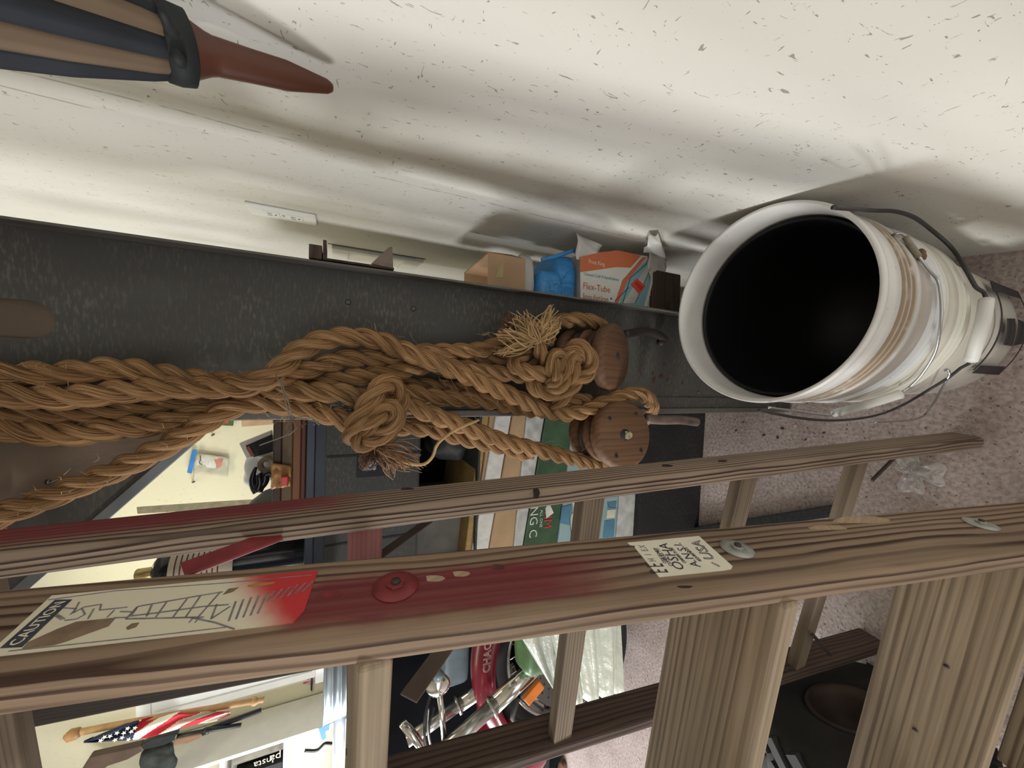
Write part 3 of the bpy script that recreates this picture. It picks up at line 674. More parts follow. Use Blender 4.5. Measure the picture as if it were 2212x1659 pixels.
for k in range(10):
    vs, fs = [], []; na = 7
    for i, (z, r) in enumerate(rad):
        for j in range(na):
            u = j/(na-1); a = 2*math.pi*(k+u)/10 + (z-Lh)*1.3 + .35
            fold = 1+.16*math.sin(math.pi*u)-.05*math.sin(3*math.pi*u)
            fade = min(1, (z-Lh+.03)/.08)
            vs.append((r*(1+(fold-1)*fade)*math.cos(a), r*(1+(fold-1)*fade)*math.sin(a), z))
    for i in range(len(rad)-1):
        for j in range(na-1): q = i*na+j; fs.append((q, q+1, q+na+1, q+na))
    cp_ = mobj('canopy_panel', vs, fs, tan if k % 2 else navy, um, ufr, smooth_=True)
    sd = cp_.modifiers.new('th', 'SOLIDIFY'); sd.thickness = .0012
blkb = M('black_strap', (.012, .015, .016), .7)
lathe('tie_band', [(.0175, Lh-.006), (.0225, Lh-.004), (.0235, Lh+.004), (.0225, Lh+.011), (.0175, Lh+.012)], blkb, um, ufr, 28)
tube('strap_end', [ufr @ V((.020, .004, Lh)), ufr @ V((.028, .006, Lh+.008)), ufr @ V((.031, .012, Lh+.022))], .0022, blkb, um, 6)
tube('strap_end', [onwall(372, 70, .055), onwall(362, 50, .06), onwall(352, 28, .062)], [.004, .003, .002], blkb, um, 6)
tube('strap_end', [onwall(380, 118, .06), onwall(388, 130, .06), onwall(393, 141, .058)], [.004, .004, .003], blkb, um, 6)
lathe('ferrule', [(.012, Lh+.62), (.006, Lh+.64), (.005, Lh+.70), (0, Lh+.705)], brw, um, ufr, 16)

# ================================================================== ROPES AND PULLEY BLOCKS
def ropemat(name, a, b_, c):
    m, nt, b = newmat(name)
    uv = nt.nodes.new('ShaderNodeUVMap'); mp = nt.nodes.new('ShaderNodeMapping'); mp.inputs['Scale'].default_value = (16, 21, 1); nt.links.new(uv.outputs[0], mp.inputs[0])
    n = N(nt, 'ShaderNodeTexNoise', i_Scale=1.0, i_Detail=5.0, i_Roughness=.6, i_Distortion=.25); nt.links.new(mp.outputs[0], n.inputs['Vector'])
    co = coords(nt); n2 = N(nt, 'ShaderNodeTexNoise', i_Scale=14.0, i_Detail=3.0); nt.links.new(co, n2.inputs['Vector'])
    r = ramp(nt, [(.36, c), (.47, a), (.62, b_)]); nt.links.new(n.outputs[0], r.inputs[0])
    r2 = ramp(nt, [(.3, .72), (.7, 1.15)]); nt.links.new(n2.outputs[0], r2.inputs[0])
    nt.links.new(mixc(nt, 1.0, r.outputs[0], r2.outputs[0], 'MULTIPLY'), b.inputs['Base Color'])
    b.inputs['Roughness'].default_value = .85; b.inputs['Specular IOR Level'].default_value = .2
    bump(nt, b, n.outputs[0], 1.0, .0035); return m
ropem = ropemat('manila_rope', (.33, .178, .078), (.52, .325, .160), (.095, .045, .019))
fraym = M('rope_fibre', (.42, .28, .135), .85, 0, .35, 30); frayd = M('dark_tarred_fibre', (.10, .05, .035), .85, 0, .4, 30)
RR = .0133
rope = thing('manila_rope', pan(760, 870, .08), 'thick brown twisted rope hanging in loops and knots from a pulley tackle', 'rope')
def ropeseg(name, pts, R=RR, pitch=.080, phase=0., parent=rope, mat=ropem, hand=1, taper=False):
    c = spline(pts, .0048); n = len(c); vs, fs, uvs = [], [], []
    up = None; s = 0; S = 12
    fr = []
    for i, p in enumerate(c):
        t = (c[min(i+1, n-1)]-c[max(i-1, 0)]).normalized()
        if up is None: up = t.orthogonal().normalized()
        up = (up-t*up.dot(t)).normalized(); fr.append((p, up.copy(), t.cross(up), s))
        if i < n-1: s += (c[i+1]-p).length
    for k in range(3):
        base = len(vs)
        for i, (p, u, w_, sl) in enumerate(fr):
            a = hand*2*math.pi*sl/pitch+phase+k*2*math.pi/3
            e = min(1, .55+min(i, n-1-i)/4*.45)
            q = p+(u*math.cos(a)+w_*math.sin(a))*(R*.53*e); r = R*.515*e
            for j in range(S):
                b_ = 2*math.pi*j/S; vs.append(q+(u*math.cos(b_)+w_*math.sin(b_))*r)
        for i in range(n-1):
            for j in range(S):
                j2 = (j+1) % S; fs.append((base+i*S+j, base+i*S+j2, base+(i+1)*S+j2, base+(i+1)*S+j))
                s0, s1_ = fr[i][3]*1.2+k*3.1+phase, fr[i+1][3]*1.2+k*3.1+phase; f0, f1 = j/S*1.6, (j+1)/S*1.6
                uvs += [(s0, f0), (s0, f1), (s1_, f1), (s1_, f0)]
        fs.append(tuple(base+j for j in range(S-1, -1, -1))); uvs += [(0, 0)]*S
        fs.append(tuple(base+(n-1)*S+j for j in range(S))); uvs += [(0, 0)]*S
    o0 = c[0]; me = bpy.data.meshes.new(name); me.from_pydata([tuple(v-o0) for v in vs], [], fs)
    ul = me.uv_layers.new(name='UVMap'); ul.data.foreach_set('uv', [x for q in uvs for x in q])
    me.polygons.foreach_set('use_smooth', [True]*len(me.polygons)); me.materials.append(mat); me.update()
    o = bpy.data.objects.new(name, me); o.matrix_basis = Matrix.Translation(o0); return setup(o, parent)
def RP(l):
    q = [pan(*p) for p in l]
    if l[0][0] == -160: q = [V((.0+.02*(l[0][1] % 5-2), .535, 1.93)), q[0]+(V((.0, .535, 1.93))-q[0])*.5] + q     # on up to the peg near the panel top
    return q
# upper bundle (from the top of the panel to the tie)
ropeseg('rope_strand', RP([(-160, 812, .045), (0, 808, .05), (130, 806, .052), (253, 797, .054), (362, 812, .058), (470, 826, .062), (560, 824, .066), (640, 806, .062), (741, 776, .055), (831, 772, .05), (900, 762, .045), (967, 760, .042), (1030, 757, .042), (1085, 742, .045), (1140, 720, .045), (1201, 697, .042), (1250, 691, .042), (1292, 700, .042), (1312, 722, .035)]))
ropeseg('rope_strand', RP([(-160, 842, .04), (0, 853, .055), (145, 858, .06), (253, 846, .062), (362, 838, .07), (470, 836, .074), (545, 830, .082), (600, 800, .078), (640, 762, .072), (690, 737, .07), (750, 728, .068), (815, 735, .068), (868, 756, .072), (922, 776, .078), (990, 804, .083), (1057, 834, .085), (1114, 858, .085), (1165, 882, .082), (1212, 894, .082), (1255, 890, .085), (1300, 872, .09), (1345, 856, .095), (1384, 852, .095), (1404, 866, .082), (1408, 888, .06), (1395, 915, .045)]), phase=1.)
ropeseg('rope_strand', RP([(-160, 885, .03), (0, 890, .03), (150, 893, .03), (280, 880, .035), (400, 862, .035), (520, 850, .04), (617, 842, .06), (673, 846, .068), (741, 850, .07), (790, 862, .06), (840, 850, .045), (876, 846, .045), (944, 858, .048), (1060, 868, .045), (1133, 884, .042), (1190, 890, .035)]), phase=2.)
ropeseg('rope_strand', RP([(-160, 905, .028), (0, 924, .035), (145, 938, .042), (253, 925, .045), (350, 914, .045), (440, 884, .04), (520, 858, .035), (620, 838, .035), (741, 818, .05), (809, 810, .052), (876, 798, .05), (933, 789, .045), (1000, 795, .045), (1076, 806, .045), (1133, 812, .045), (1190, 815, .04)]), phase=.5)
# lower rope rising from bottom left, past the tie, into the hanging knot
ropeseg('rope_strand', RP([(-160, 1175, .03), (0, 1112, .035), (95, 1078, .04), (190, 1040, .045), (285, 1000, .048), (380, 951, .052), (443, 912, .056), (490, 884, .058), (545, 870, .055), (600, 873, .052), (670, 886, .055), (730, 903, .058), (775, 925, .055), (830, 922, .045), (922, 926, .045), (989, 944, .045), (1035, 955, .045), (1085, 966, .045), (1150, 985, .04)]), phase=1.7)
ropeseg('rope_strand', RP([(800, 850, .05), (850, 862, .06), (922, 892, .07), (978, 912, .072), (1035, 934, .073), (1084, 952, .073), (1156, 971, .073), (1229, 989, .073), (1285, 1004, .065), (1312, 1005, .045)]), phase=.9)
ropeseg('rope_strand', RP([(850, 834, .022), (944, 836, .022), (1060, 852, .022), (1150, 870, .022), (1240, 880, .022), (1290, 870, .02)]), phase=.3)
ropeseg('rope_strand', RP([(860, 775, .02), (940, 772, .02), (1010, 772, .025), (1060, 776, .03), (1110, 768, .04), (1150, 752, .05)]), phase=.3)
# overhand knot in the middle
ropeseg('knot', RP([(835, 868, .065), (858, 850, .085), (846, 828, .1), (822, 836, .11), (798, 868, .113), (774, 906, .113), (760, 935, .105), (776, 956, .098), (812, 946, .102), (845, 918, .108), (852, 890, .11), (835, 880, .112), (810, 902, .115), (785, 925, .102), (770, 920, .08)]), RR*.97, phase=1.)
ropeseg('knot', RP([(862, 835, .075), (868, 862, .085), (858, 895, .088), (846, 925, .082), (815, 956, .078), (790, 960, .075)]), RR*.95, phase=2.)
# big knot beside the upper block
ropeseg('knot', RP([(1195, 735, .05), (1160, 746, .075), (1130, 764, .09), (1113, 786, .10), (1128, 800, .108), (1158, 808, .11), (1186, 806, .105), (1205, 796, .09)]), RR*.95, phase=0)
ropeseg('knot', RP([(1172, 770, .07), (1150, 800, .085), (1150, 824, .1), (1168, 846, .108), (1195, 846, .112), (1214, 826, .115), (1219, 795, .116), (1208, 768, .112), (1194, 776, .118), (1196, 800, .122), (1200, 822, .12), (1180, 832, .118)]), RR*.95, phase=1.3)
ropeseg('knot', RP([(1215, 775, .085), (1226, 758, .1), (1248, 748, .108), (1266, 758, .112), (1278, 782, .112), (1270, 806, .11), (1246, 824, .108), (1224, 846, .104), (1206, 868, .096), (1190, 884, .085)]), RR*.95, phase=.4)
ropeseg('knot', RP([(1222, 860, .085), (1234, 830, .1), (1238, 800, .112), (1232, 778, .116), (1246, 770, .11), (1262, 786, .1)]), RR*.92, phase=.8)
ropeseg('knot', RP([(1180, 868, .06), (1220, 866, .07), (1250, 862, .072), (1272, 868, .07), (1262, 882, .06)]), RR*.9, phase=.2)
# the tight core where frayed end begins
ropeseg('knot', RP([(1190, 800, .09), (1172, 770, .105), (1163, 745, .108), (1160, 728, .106)]), RR*.85, phase=.2)
def tuft(name, hairs, mat, rad=.0006):
    parts = []
    for h in hairs:
        c = spline(h, .006); n = len(c); parts.append(tubevf(c, [rad*(1.2-.8*i/n) for i in range(n)], 4))
    o = multi(name, parts, mat, rope, smooth_=True); o['kind'] = 'stuff'; return o
def fan(root, targets, n, spread, mat, name, rad=.0007, sag=.012, mid=.5):
    hs = []
    for k in range(n):
        tx, ty, to = random.choice(targets)
        p0 = pan(root[0]+random.uniform(-8, 8), root[1]+random.uniform(-6, 6), root[2]+random.uniform(-.006, .006))
        p2_ = pan(tx+random.gauss(0, spread), ty+random.gauss(0, spread), to+random.gauss(0, .010))
        pm = (p0+p2_)*mid+V((random.gauss(0, sag*.5), random.gauss(0, sag*.5), random.gauss(0, sag*.5)))
        hs.append([p0, pm, p2_])
    return tuft(name, hs, mat, rad)
fan((1161, 738, .108), [(1135, 672, .115), (1150, 690, .12), (1192, 668, .11), (1200, 690, .115), (1185, 700, .115)], 70, 7, fraym, 'frayed_end', .0014)
fan((1155, 735, .110), [(1085, 712, .115), (1080, 722, .115), (1095, 700, .11), (1110, 690, .112)], 60, 7, fraym, 'frayed_end', .0014)
fan((1110, 708, .112), [(1080, 708, .11), (1085, 690, .11), (1098, 682, .108), (1075, 716, .11)], 45, 5, frayd, 'frayed_tip', .0009, .004)
fan((1148, 745, .112), [(1075, 762, .11), (1085, 765, .11)], 28, 4, fraym, 'frayed_end', .0009)
fan((1175, 735, .10), [(1200, 700, .10), (1195, 720, .1)], 30, 6, fraym, 'frayed_end', .0009)
fan((820, 965, .085), [(865, 1000, .09), (845, 1020, .09), (875, 1010, .09), (900, 985, .09), (910, 1010, .09)], 60, 8, M('brown_fibre2', (.27, .16, .09), .85, 0, .4, 40), 'frayed_end', .0013)
fan((812, 962, .08), [(835, 985, .085), (850, 975, .085), (790, 990, .08), (800, 1000, .085)], 60, 8, frayd, 'frayed_tip', .0010)
fan((800, 970, .075), [(785, 1008, .08), (790, 1015, .08)], 30, 3, M('brown_fibre', (.20, .11, .07), .85), 'frayed_end', .0009)
yarn = spline([pan(850, 985, .09), pan(880, 1000, .092), pan(915, 1003, .095), pan(935, 985, .1), pan(946, 958, .105), pan(985, 928, .11), pan(1035, 907, .112)], .005)
tube('loose_yarn', yarn, [.0026-.0008*i/len(yarn) for i in range(len(yarn))], fraym, rope, 6)
hs = []
for px, py, dx, dy in ((808, 697, 26, 62), (884, 716, 20, 30), (872, 778, 26, -14), (700, 770, 40, 14), (960, 785, 30, 60), (1000, 820, 20, 40), (560, 840, -40, 10), (860, 950, 60, -5), (1060, 800, 30, 20)):
    a = pan(px, py, .095); b_ = pan(px+dx, py+dy, .1); hs.append([a, (a+b_)/2+V((0, 0, .002)), b_])
allp = [((0, 808), (560, 824)), ((560, 780), (870, 745)), ((900, 780), (1200, 890)), ((560, 875), (760, 905)), ((870, 880), (1280, 1000)), ((60, 1090), (480, 890)), ((1040, 745), (1090, 735))]
for k in range(260):
    a, b_ = random.choice(allp); u = random.random(); px = a[0]+(b_[0]-a[0])*u; py = a[1]+(b_[1]-a[1])*u
    px += random.gauss(0, 10); py += random.choice((-1, 1))*random.uniform(14, 26); l = random.uniform(8, 26)
    an = random.gauss(0, .7); q = pan(px, py, .075); e = pan(px+l*math.cos(an)*random.choice((-1, 1)), py+l*math.sin(an)*.8, .085)
    hs.append([q, (q+e)/2+V((random.gauss(0, .002), 0, random.gauss(0, .002))), e])
tuft('stray_fibre', hs, fraym, .00022)
pg = tube('rope_peg', [PO+PNE*-.0+V((0, 0, 1.915))+PNN*-.001, PO+V((0, 0, 1.925))-PNN*.13], .014, gsteel2, rack, 14)
# wire tie round the bundle
tw = M('grey_twine', (.17, .15, .12), .8)
tie = thing('wire_tie', pan(620, 905, .08), 'thin grey wire twisted round the rope bundle, ends sticking out', 'wire')
for l in ([(596, 812, .09), (608, 835, .098), (618, 872, .092), (626, 905, .085)], [(606, 818, .092), (616, 848, .1), (628, 885, .09), (632, 908, .085)], [(626, 905, .085), (655, 905, .09), (688, 912, .09)], [(628, 906, .085), (618, 925, .088), (622, 938, .09), (560, 962, .092)], [(630, 905, .085), (640, 925, .09), (622, 940, .09)], [(628, 905, .085), (665, 900, .088), (690, 918, .088)]):
    tube('wire', spline(RP(l)), .0007, tw, tie, 5)
# --- pulley blocks
blkw = wood('block_wood', (.165, .088, .048), (.085, .042, .026), 120, (.1, .05), fibre=.5, lines=.45, rough=.6, wav=.6)
iron = M('old_iron', (.085, .06, .052), .6, .3, .35, 60, .3, 200); irond = M('dark_hook_iron', (.04, .032, .028), .6, .3, .3, 50)
def disc(name, z0, z1, r, mat, parent, mw, bev=.004, hole=.0):
    return lathe(name, [(hole, z0), (r-bev, z0), (r, z0+bev), (r, z1-bev), (r-bev, z1), (hole, z1)], mat, parent, mw, 40)
def block(name, F_, axis, r, label, front=True):
    axis = V(axis).normalized(); b = thing(name, F_, label, 'pulley', 'wooden rope pulley blocks')
    mw = frame(F_, axis.orthogonal(), axis.cross(axis.orthogonal())) if False else None
    xd = ZZ - axis*ZZ.dot(axis); 
    if xd.length < .1: xd = V((1, 0, 0))
    yd = axis.cross(xd.normalized()); mw = frame(F_, xd, yd)           # local z = axis (pointing away from the front face)
    ch = disc('cheek', 0, .026, r, blkw, b, mw, .006)
    disc('sheave', .030, .042, r*.78, iron, b, mw, .002)
    disc('cheek', .046, .058, r*.86, blkw, b, mw, .004)
    disc('sheave', .062, .074, r*.78, iron, b, mw, .002)
    disc('cheek', .078, .096, r*.92, blkw, b, mw, .005)
    disc('axle', -.0005, .098, .009, iron, b, mw, .001)
    return b, mw, ch
Fc = pan(1352, 938, .125); bd = ray(1352, 938).normalized()*.80 - CX*.58
b2, mw2, ch2 = block('pulley_block', Fc, bd, .0565, 'wooden pulley block facing the viewer with a plugged centre hole beside the ladder leg')
lathe('centre_hole', [(0, -.0008), (.0095, -.0008), (.0098, .001)], slotm, ch2, mw2 @ Matrix.Translation((.002, -.001, 0)), 20)
plug = softbox('hole_plug', (-.007, -.0065, -.004), (.006, .006, .003), M('pale_wood_plug', (.45, .38, .26), .9, 0, .4, 200, .8, 300), ch2, 6, .003, 160, False, 2, 4)
plug.matrix_basis = mw2 @ Matrix.Translation((-.004, -.001, 0)); 
for a in (.7, 2.2, 3.9, 5.3):
    lathe('screw_hole', [(0, -.0006), (.0034, -.0006), (.0036, .001)], slotm, ch2, mw2 @ Matrix.Translation((.041*math.cos(a), .041*math.sin(a), 0)), 12)
hk = spline([pan(1395, 905, .10), pan(1430, 907, .105), pan(1470, 907, .105), pan(1508, 912, .105)])
tube('hook', hk, [.0085]*(len(hk)-2)+[.0082, .005], M('worn_iron', (.15, .11, .095), .5, .3, .3, 50), b2, 12)
F1 = pan(1334, 772, .095); ax1 = ray(1334, 772).normalized()*.55 - CX*.83
b1, mw1, ch1 = block('pulley_block', F1, ax1, +.0565, 'dark wooden pulley block seen edge-on behind the big rope knot')
hk = spline([pan(1350, 722, .05), pan(1390, 716, .04), pan(1420, 722, .028), pan(1436, 735, .02), pan(1424, 740, .02)])
tube('hook', hk, [.0075]*len(hk), irond, b1, 10)

# ================================================================== NESTED BUCKETS
BX, BY, BZ = .1246, .3559, .5374; NEST = .083
def bucketmat(name, col, dirt=0, zlo=-.098, zhi=-.044):
    m, nt, b = newmat(name); co = coords(nt); sp = nt.nodes.new('ShaderNodeSeparateXYZ'); nt.links.new(co, sp.inputs[0])
    n = N(nt, 'ShaderNodeTexNoise', i_Scale=16.0, i_Detail=5.0); nt.links.new(co, n.inputs['Vector'])
    r = ramp(nt, [(.3, tuple(x*.90 for x in col)), (.65, col)]); nt.links.new(n.outputs[0], r.inputs[0]); c = r.outputs[0]
    n2 = N(nt, 'ShaderNodeTexNoise', i_Scale=140.0, i_Detail=3.0); nt.links.new(co, n2.inputs['Vector'])
    c = mixc(nt, mth(nt, 'MULTIPLY', smooth(nt, n2.outputs[0], .70, .76), .5), c, (.25, .2, .16))
    if dirt:
        n3 = N(nt, 'ShaderNodeTexNoise', i_Scale=38.0, i_Detail=5.0); nt.links.new(co, n3.inputs['Vector'])
        mk = mth(nt, 'MULTIPLY', smooth(nt, sp.outputs[2], zlo-.006, zlo+.002), mth(nt, 'SUBTRACT', 1.0, smooth(nt, sp.outputs[2], zhi-.004, zhi+.002)))
        rr = mth(nt, 'SQRT', mth(nt, 'ADD', mth(nt, 'MULTIPLY', sp.outputs[0], sp.outputs[0]), mth(nt, 'MULTIPLY', sp.outputs[1], sp.outputs[1])))
        mk = mth(nt, 'MULTIPLY', mk, mth(nt, 'MULTIPLY', smooth(nt, rr, .1372, .1382), mth(nt, 'SUBTRACT', 1.0, mth(nt, 'MULTIPLY', smooth(nt, rr, .1412, .1424), .4))))
        mk = mth(nt, 'MULTIPLY', mk, smooth(nt, n3.outputs[0], .18, .50)); c = mixc(nt, mth(nt, 'MULTIPLY', mk, dirt), c, (.27, .185, .105))
    nt.links.new(c, b.inputs['Base Color']); b.inputs['Roughness'].default_value = .38; b.inputs['Specular IOR Level'].default_value = .4; return m
bw1 = bucketmat('white_bucket_plastic', (.74, .73, .70), .95); bw2 = bucketmat('white_bucket_plastic_clean', (.74, .745, .75), .6, -.05, .02); bw3 = bucketmat('cream_bucket_plastic', (.68, .66, .58))
bkp = M('black_liner_plastic', (.004, .004, .005), .5, 0, .3, 30)
wire_z = M('zinc_wire', (.50, .51, .52), .3, .9, .1); wire_d = M('dark_wire', (.06, .055, .055), .5, .5, .2); gripm = M('white_grip', (.70, .70, .66), .45, 0, .06)
def bR(h): return .1375-.035*h
def bprofile():
    o = [(.1405, 0), (.1432, -.001), (.1440, -.005), (.1435, -.010), (.1415, -.012), (.1408, -.016), (.1415, -.030), (.1422, -.044), (.1400, -.046)]
    h = .046
    for k in range(3): o += [(.1392, -h-.002), (.1392, -h-.008), (.1425, -h-.0095), (.1425, -h-.0115), (.1395, -h-.013)]; h += .013
    o += [(.1385, -.09), (bR(.12), -.12), (bR(.36), -.36), (bR(.37)-.003, -.37)]
    i = [(bR(.37)-.006, -.366), (bR(.3)-.003, -.30), (.1345, -.10), (.1362, -.02), (.1380, -.002)]
    return o, i
def bucket(name, z, mat, label):
    t = thing(name, (BX, BY, z-.37), label, 'bucket', 'nested white buckets')
    o, i = bprofile(); pr = [(.0, -.37)]+o[::-1]+i[::-1]+[(0, -.366)]
    # closed profile from bottom centre, up the outside, over the lip, down the inside
    sh = lathe('shell', pr, mat, t, Matrix.Translation((BX, BY, z)), 96)
    return t, sh
def bp(px, py, r):
    d = ray(px, py); dx, dy = d.x, d.y; ox, oy = CP.x-BX, CP.y-BY
    a = dx*dx+dy*dy; b_ = ox*dx+oy*dy; c = ox*ox+oy*oy-r*r; q = b_*b_-a*c
    t_ = (-b_-math.sqrt(q))/a if q > 0 else -b_/a
    return CP+d*t_
def bail(parent, pts, r, mat):
    return tube('bail_wire', spline([bp(*p) for p in pts], .006), r, mat, parent, 8)
t1, sh1 = bucket('bucket', BZ, bw1, 'topmost of the nested white buckets, dusty below its rim, with a black liner')
bail(t1, [(1929, 507, .1425), (1936, 506, .146), (1947, 505, .148), (1960, 515, .1475), (1975, 540, .1465), (2008, 585, .1455), (2026, 607, .146), (2033, 650, .147), (2032, 700, .148), (2020, 760, .149), (1990, 810, .150), (1962, 838, .152), (1950, 846, .154), (1948, 852, .155)], .0018, wire_z)
tube('bail_wire', spline([bp(1805, 893, .155), bp(1792, 897, .155), bp(1775, 896, .153), bp(1730, 890, .150), bp(1660, 880, .147)], .006), .0016, wire_z, t1, 8)
gp_ = [bp(1944, 852, .157), bp(1880, 872, .158), bp(1802, 893, .157)]
lathe_pts = spline(gp_, .006); tube('grip', lathe_pts, [.0062 if i % 7 else .0068 for i in range(len(lathe_pts))], gripm, t1, 14)
tube('wire_sleeve', spline([bp(1955, 512, .1485), bp(1972, 536, .1475), bp(1985, 555, .147)], .005), .0034, M('rusty_zinc', (.30, .27, .20), .7, .4, .3, 60), t1, 8)
softbox('bail_ear', bp(1986, 552, .144)-V((.007, .006, .006)), bp(1986, 552, .144)+V((.007, .006, .006)), M('rust_brown', (.13, .08, .05), .9, 0, .4, 60), t1, 5, .002, 90, True, 4, 4)
t2, sh2 = bucket('bucket', BZ-NEST, bw2, 'middle of the nested white buckets, with a dark wire handle')
bail(t2, [(1800, 448, .150), (1850, 452, .152), (1890, 455, .154), (1935, 457, .156), (1975, 470, .156), (2010, 495, .155), (2055, 535, .152), (2085, 580, .150), (2103, 612, .150), (2110, 622, .151), (2126, 633, .152), (2131, 650, .153)], .0026, wire_d)
gl = spline([bp(2131, 648, .155), bp(2122, 700, .157), bp(2097, 778, .157)], .006); tube('grip', gl, .0078, gripm, t2, 14)
bail(t2, [(2097, 775, .157), (2092, 786, .157), (2075, 795, .156), (2050, 815, .155), (2000, 846, .154), (1940, 880, .153), (1880, 900, .153), (1800, 908, .152), (1720, 902, .150), (1640, 886, .149)], .0021, wire_d)
t3, sh3 = bucket('bucket', BZ-2*NEST, bw3, 'bottom bucket of the nest, standing on the floor, with black printed frame')
bail(t3, [(2041, 800, .146), (2046, 797, .150), (2051, 806, .153), (2048, 815, .155), (2035, 838, .157), (2018, 868, .158), (2000, 893, .158), (1990, 901, .158), (1960, 908, .157), (1890, 912, .156)], .0016, wire_z)
lab_m = M('bucket_black_print', (.018, .018, .02), .5)
def cylpatch(name, corners, r, mat, parent, n=14):
    """corners: four px points a,b,c,d (a->b along one edge, d->c the other) mapped on the bucket wall"""
    q = []
    for p in corners:
        w_ = bp(p[0], p[1], r); q.append((math.atan2(w_.y-BY, w_.x-BX), w_.z))
    vs, fs = [], []
    for j in (0, 1):
        for i in range(n+1):
            u = i/n; a0, z0 = q[0] if j == 0 else q[3]; a1, z1 = q[1] if j == 0 else q[2]
            a = a0+(a1-a0)*u; z = z0+(z1-z0)*u; vs.append((r*math.cos(a), r*math.sin(a), z))
    for i in range(n): fs.append((i, i+1, i+n+2, i+n+1))
    o = mobj(name, vs, fs, mat, parent, Matrix.Translation((BX, BY, 0)), smooth_=True)
    sd = o.modifiers.new('t', 'SOLIDIFY'); sd.thickness = .0006; return o
RB = .1372
cylpatch('printed_frame', [(2140, 606), (2200, 630), (2207, 645), (2145, 628)], RB, lab_m, t3)
cylpatch('printed_frame', [(2100, 806), (2158, 810), (2172, 792), (2120, 790)], RB, lab_m, t3)
cylpatch('printed_frame', [(2205, 640), (2230, 700), (2190, 790), (2168, 808)], RB, lab_m, t3) if False else None
def ringseg(name, pa_, pb_, z0, z1):
    a0 = bp(*pa_, RB); a1 = bp(*pb_, RB); t0 = math.atan2(a0.y-BY, a0.x-BX); t1_ = math.atan2(a1.y-BY, a1.x-BX); vs, fs = [], []
    for i in range(25):
        t = t0+(t1_-t0)*i/24; vs += [(RB*math.cos(t), RB*math.sin(t), z0), (RB*math.cos(t), RB*math.sin(t), z1)]
    fs = [(2*i, 2*i+1, 2*i+3, 2*i+2) for i in range(24)]; o = mobj(name, vs, fs, lab_m, t3, Matrix.Translation((BX, BY, 0)), smooth_=True); sd = o.modifiers.new('t', 'SOLIDIFY'); sd.thickness = .0006
zf = bp(2168, 700, RB).z; ringseg('printed_frame', (2150, 615), (2108, 800), zf+.006, zf+.012)
zg = bp(2210, 655, RB).z; ringseg('printed_frame', (2204, 638), (2160, 806), zg-.004, zg)
cylpatch('printed_letter', [(2176, 688), (2168, 745), (2187, 748), (2193, 688)], RB, lab_m, t3)
cylpatch('printed_letter', [(2200, 690), (2190, 746), (2214, 742), (2222, 700)], RB, lab_m, t3)
# black bucket inside the top one
lz = BZ-.052
li = thing('black_bucket', (BX, BY, lz-.30), 'black bucket nested inside the topmost white bucket', 'bucket')
lathe('shell', [(0, -.30), (.118, -.30), (.1290, -.01), (.1318, -.006), (.1325, 0), (.131, .002), (.1285, 0), (.1275, -.006), (.116, -.29), (0, -.292)], bkp, li, Matrix.Translation((BX, BY, lz)), 72)

# ================================================================== BACKGROUND: STEEL SHELF UNIT WITH STACKED PACKAGES
CN = V((.045, 1, 0)).normalized(); CC = .852/math.sqrt(1+.045**2)
def cb(px, py, off=0): return hit(px, py, CN, CC-off)
def zc(px, py=1000): return cb(px, py).z
CXD = V((1, -.045, 0)).normalized()
ufr2 = frame((0, .852, 0), CXD, ZZ)           # x right, y up, z toward camera
def ub(name, x0, x1, z0, z1, d0, d1, mat, parent, bevel=.002): return mobj(name, *boxvf(x0, x1, z0, z1, -d1, -d0), mat, parent, ufr2, bevel=bevel)
cabm = steelmat('dark_cabinet_steel', (.040, .042, .040), (.11, .11, .10), .7); blk = steelmat('black_grimy_metal', (.016, .0165, .0175), (.085, .085, .085), .75); dark = M('dark_paint_and_shade', (.012, .013, .016), .8)  # dark: black paint, also the shade put into the pail's opening
unit = thing('steel_shelf_unit', (-.2, 1.0, 0), 'dark grey steel shelf unit behind the rope, with open bays', 'shelf unit')
z_t, z_d, z_o, z_b = zc(682), zc(905), zc(1034), zc(1385)
UX0, UX1 = -.46, .12
ub('drawer_front', UX0, UX1, z_d, z_t, 0, .004, cabm, unit)
ub('top', UX0, UX1, z_t-.004, z_t, .004, .42, cabm, unit)
ub('side', UX0, UX0+.003, z_o, z_t, .004, .42, cabm, unit); ub('side', UX0, UX0+.003, 0, z_b-.01, .004, .42, blk, unit); ub('side', UX1-.003, UX1, 0, z_t, .004, .42, cabm, unit)
ub('post', UX0, UX0+.02, z_b-.01, z_o, .30, .417, blk, unit)
ub('back', UX0, UX1, 0, z_t, .417, .42, dark, unit)
ub('shelf', UX0, UX1, z_o-.006, z_o, .004, .417, cabm, unit); ub('shelf', UX0, UX1, z_d-.003, z_d, .004, .417, cabm, unit)
ub('base_panel', UX0, UX1, 0, z_b-.004, 0, .004, blk, unit); ub('shelf', UX0, UX1, z_b-.008, z_b-.003, .004, .417, blk, unit)
ub('edge_trim', UX0, UX1, z_t-.018, z_t+.001, -.0015, 0, M('navy_trim', (.022, .03, .045), .5), unit)
for x in (-.16, -.345): ub('drawer_seam', x, x+.004, z_d, z_t-.02, -.001, 0, dark, unit, 0)
a = cb(800, 1000); ub('drawer_recess', a.x-.03, a.x+.03, zc(838), zc(770), -.0008, 0, dark, unit, 0)
ub('drawer_tab', a.x-.013, a.x+.02, zc(812), zc(783), -.012, -.001, M('tab_grey', (.22, .23, .25), .5), unit)
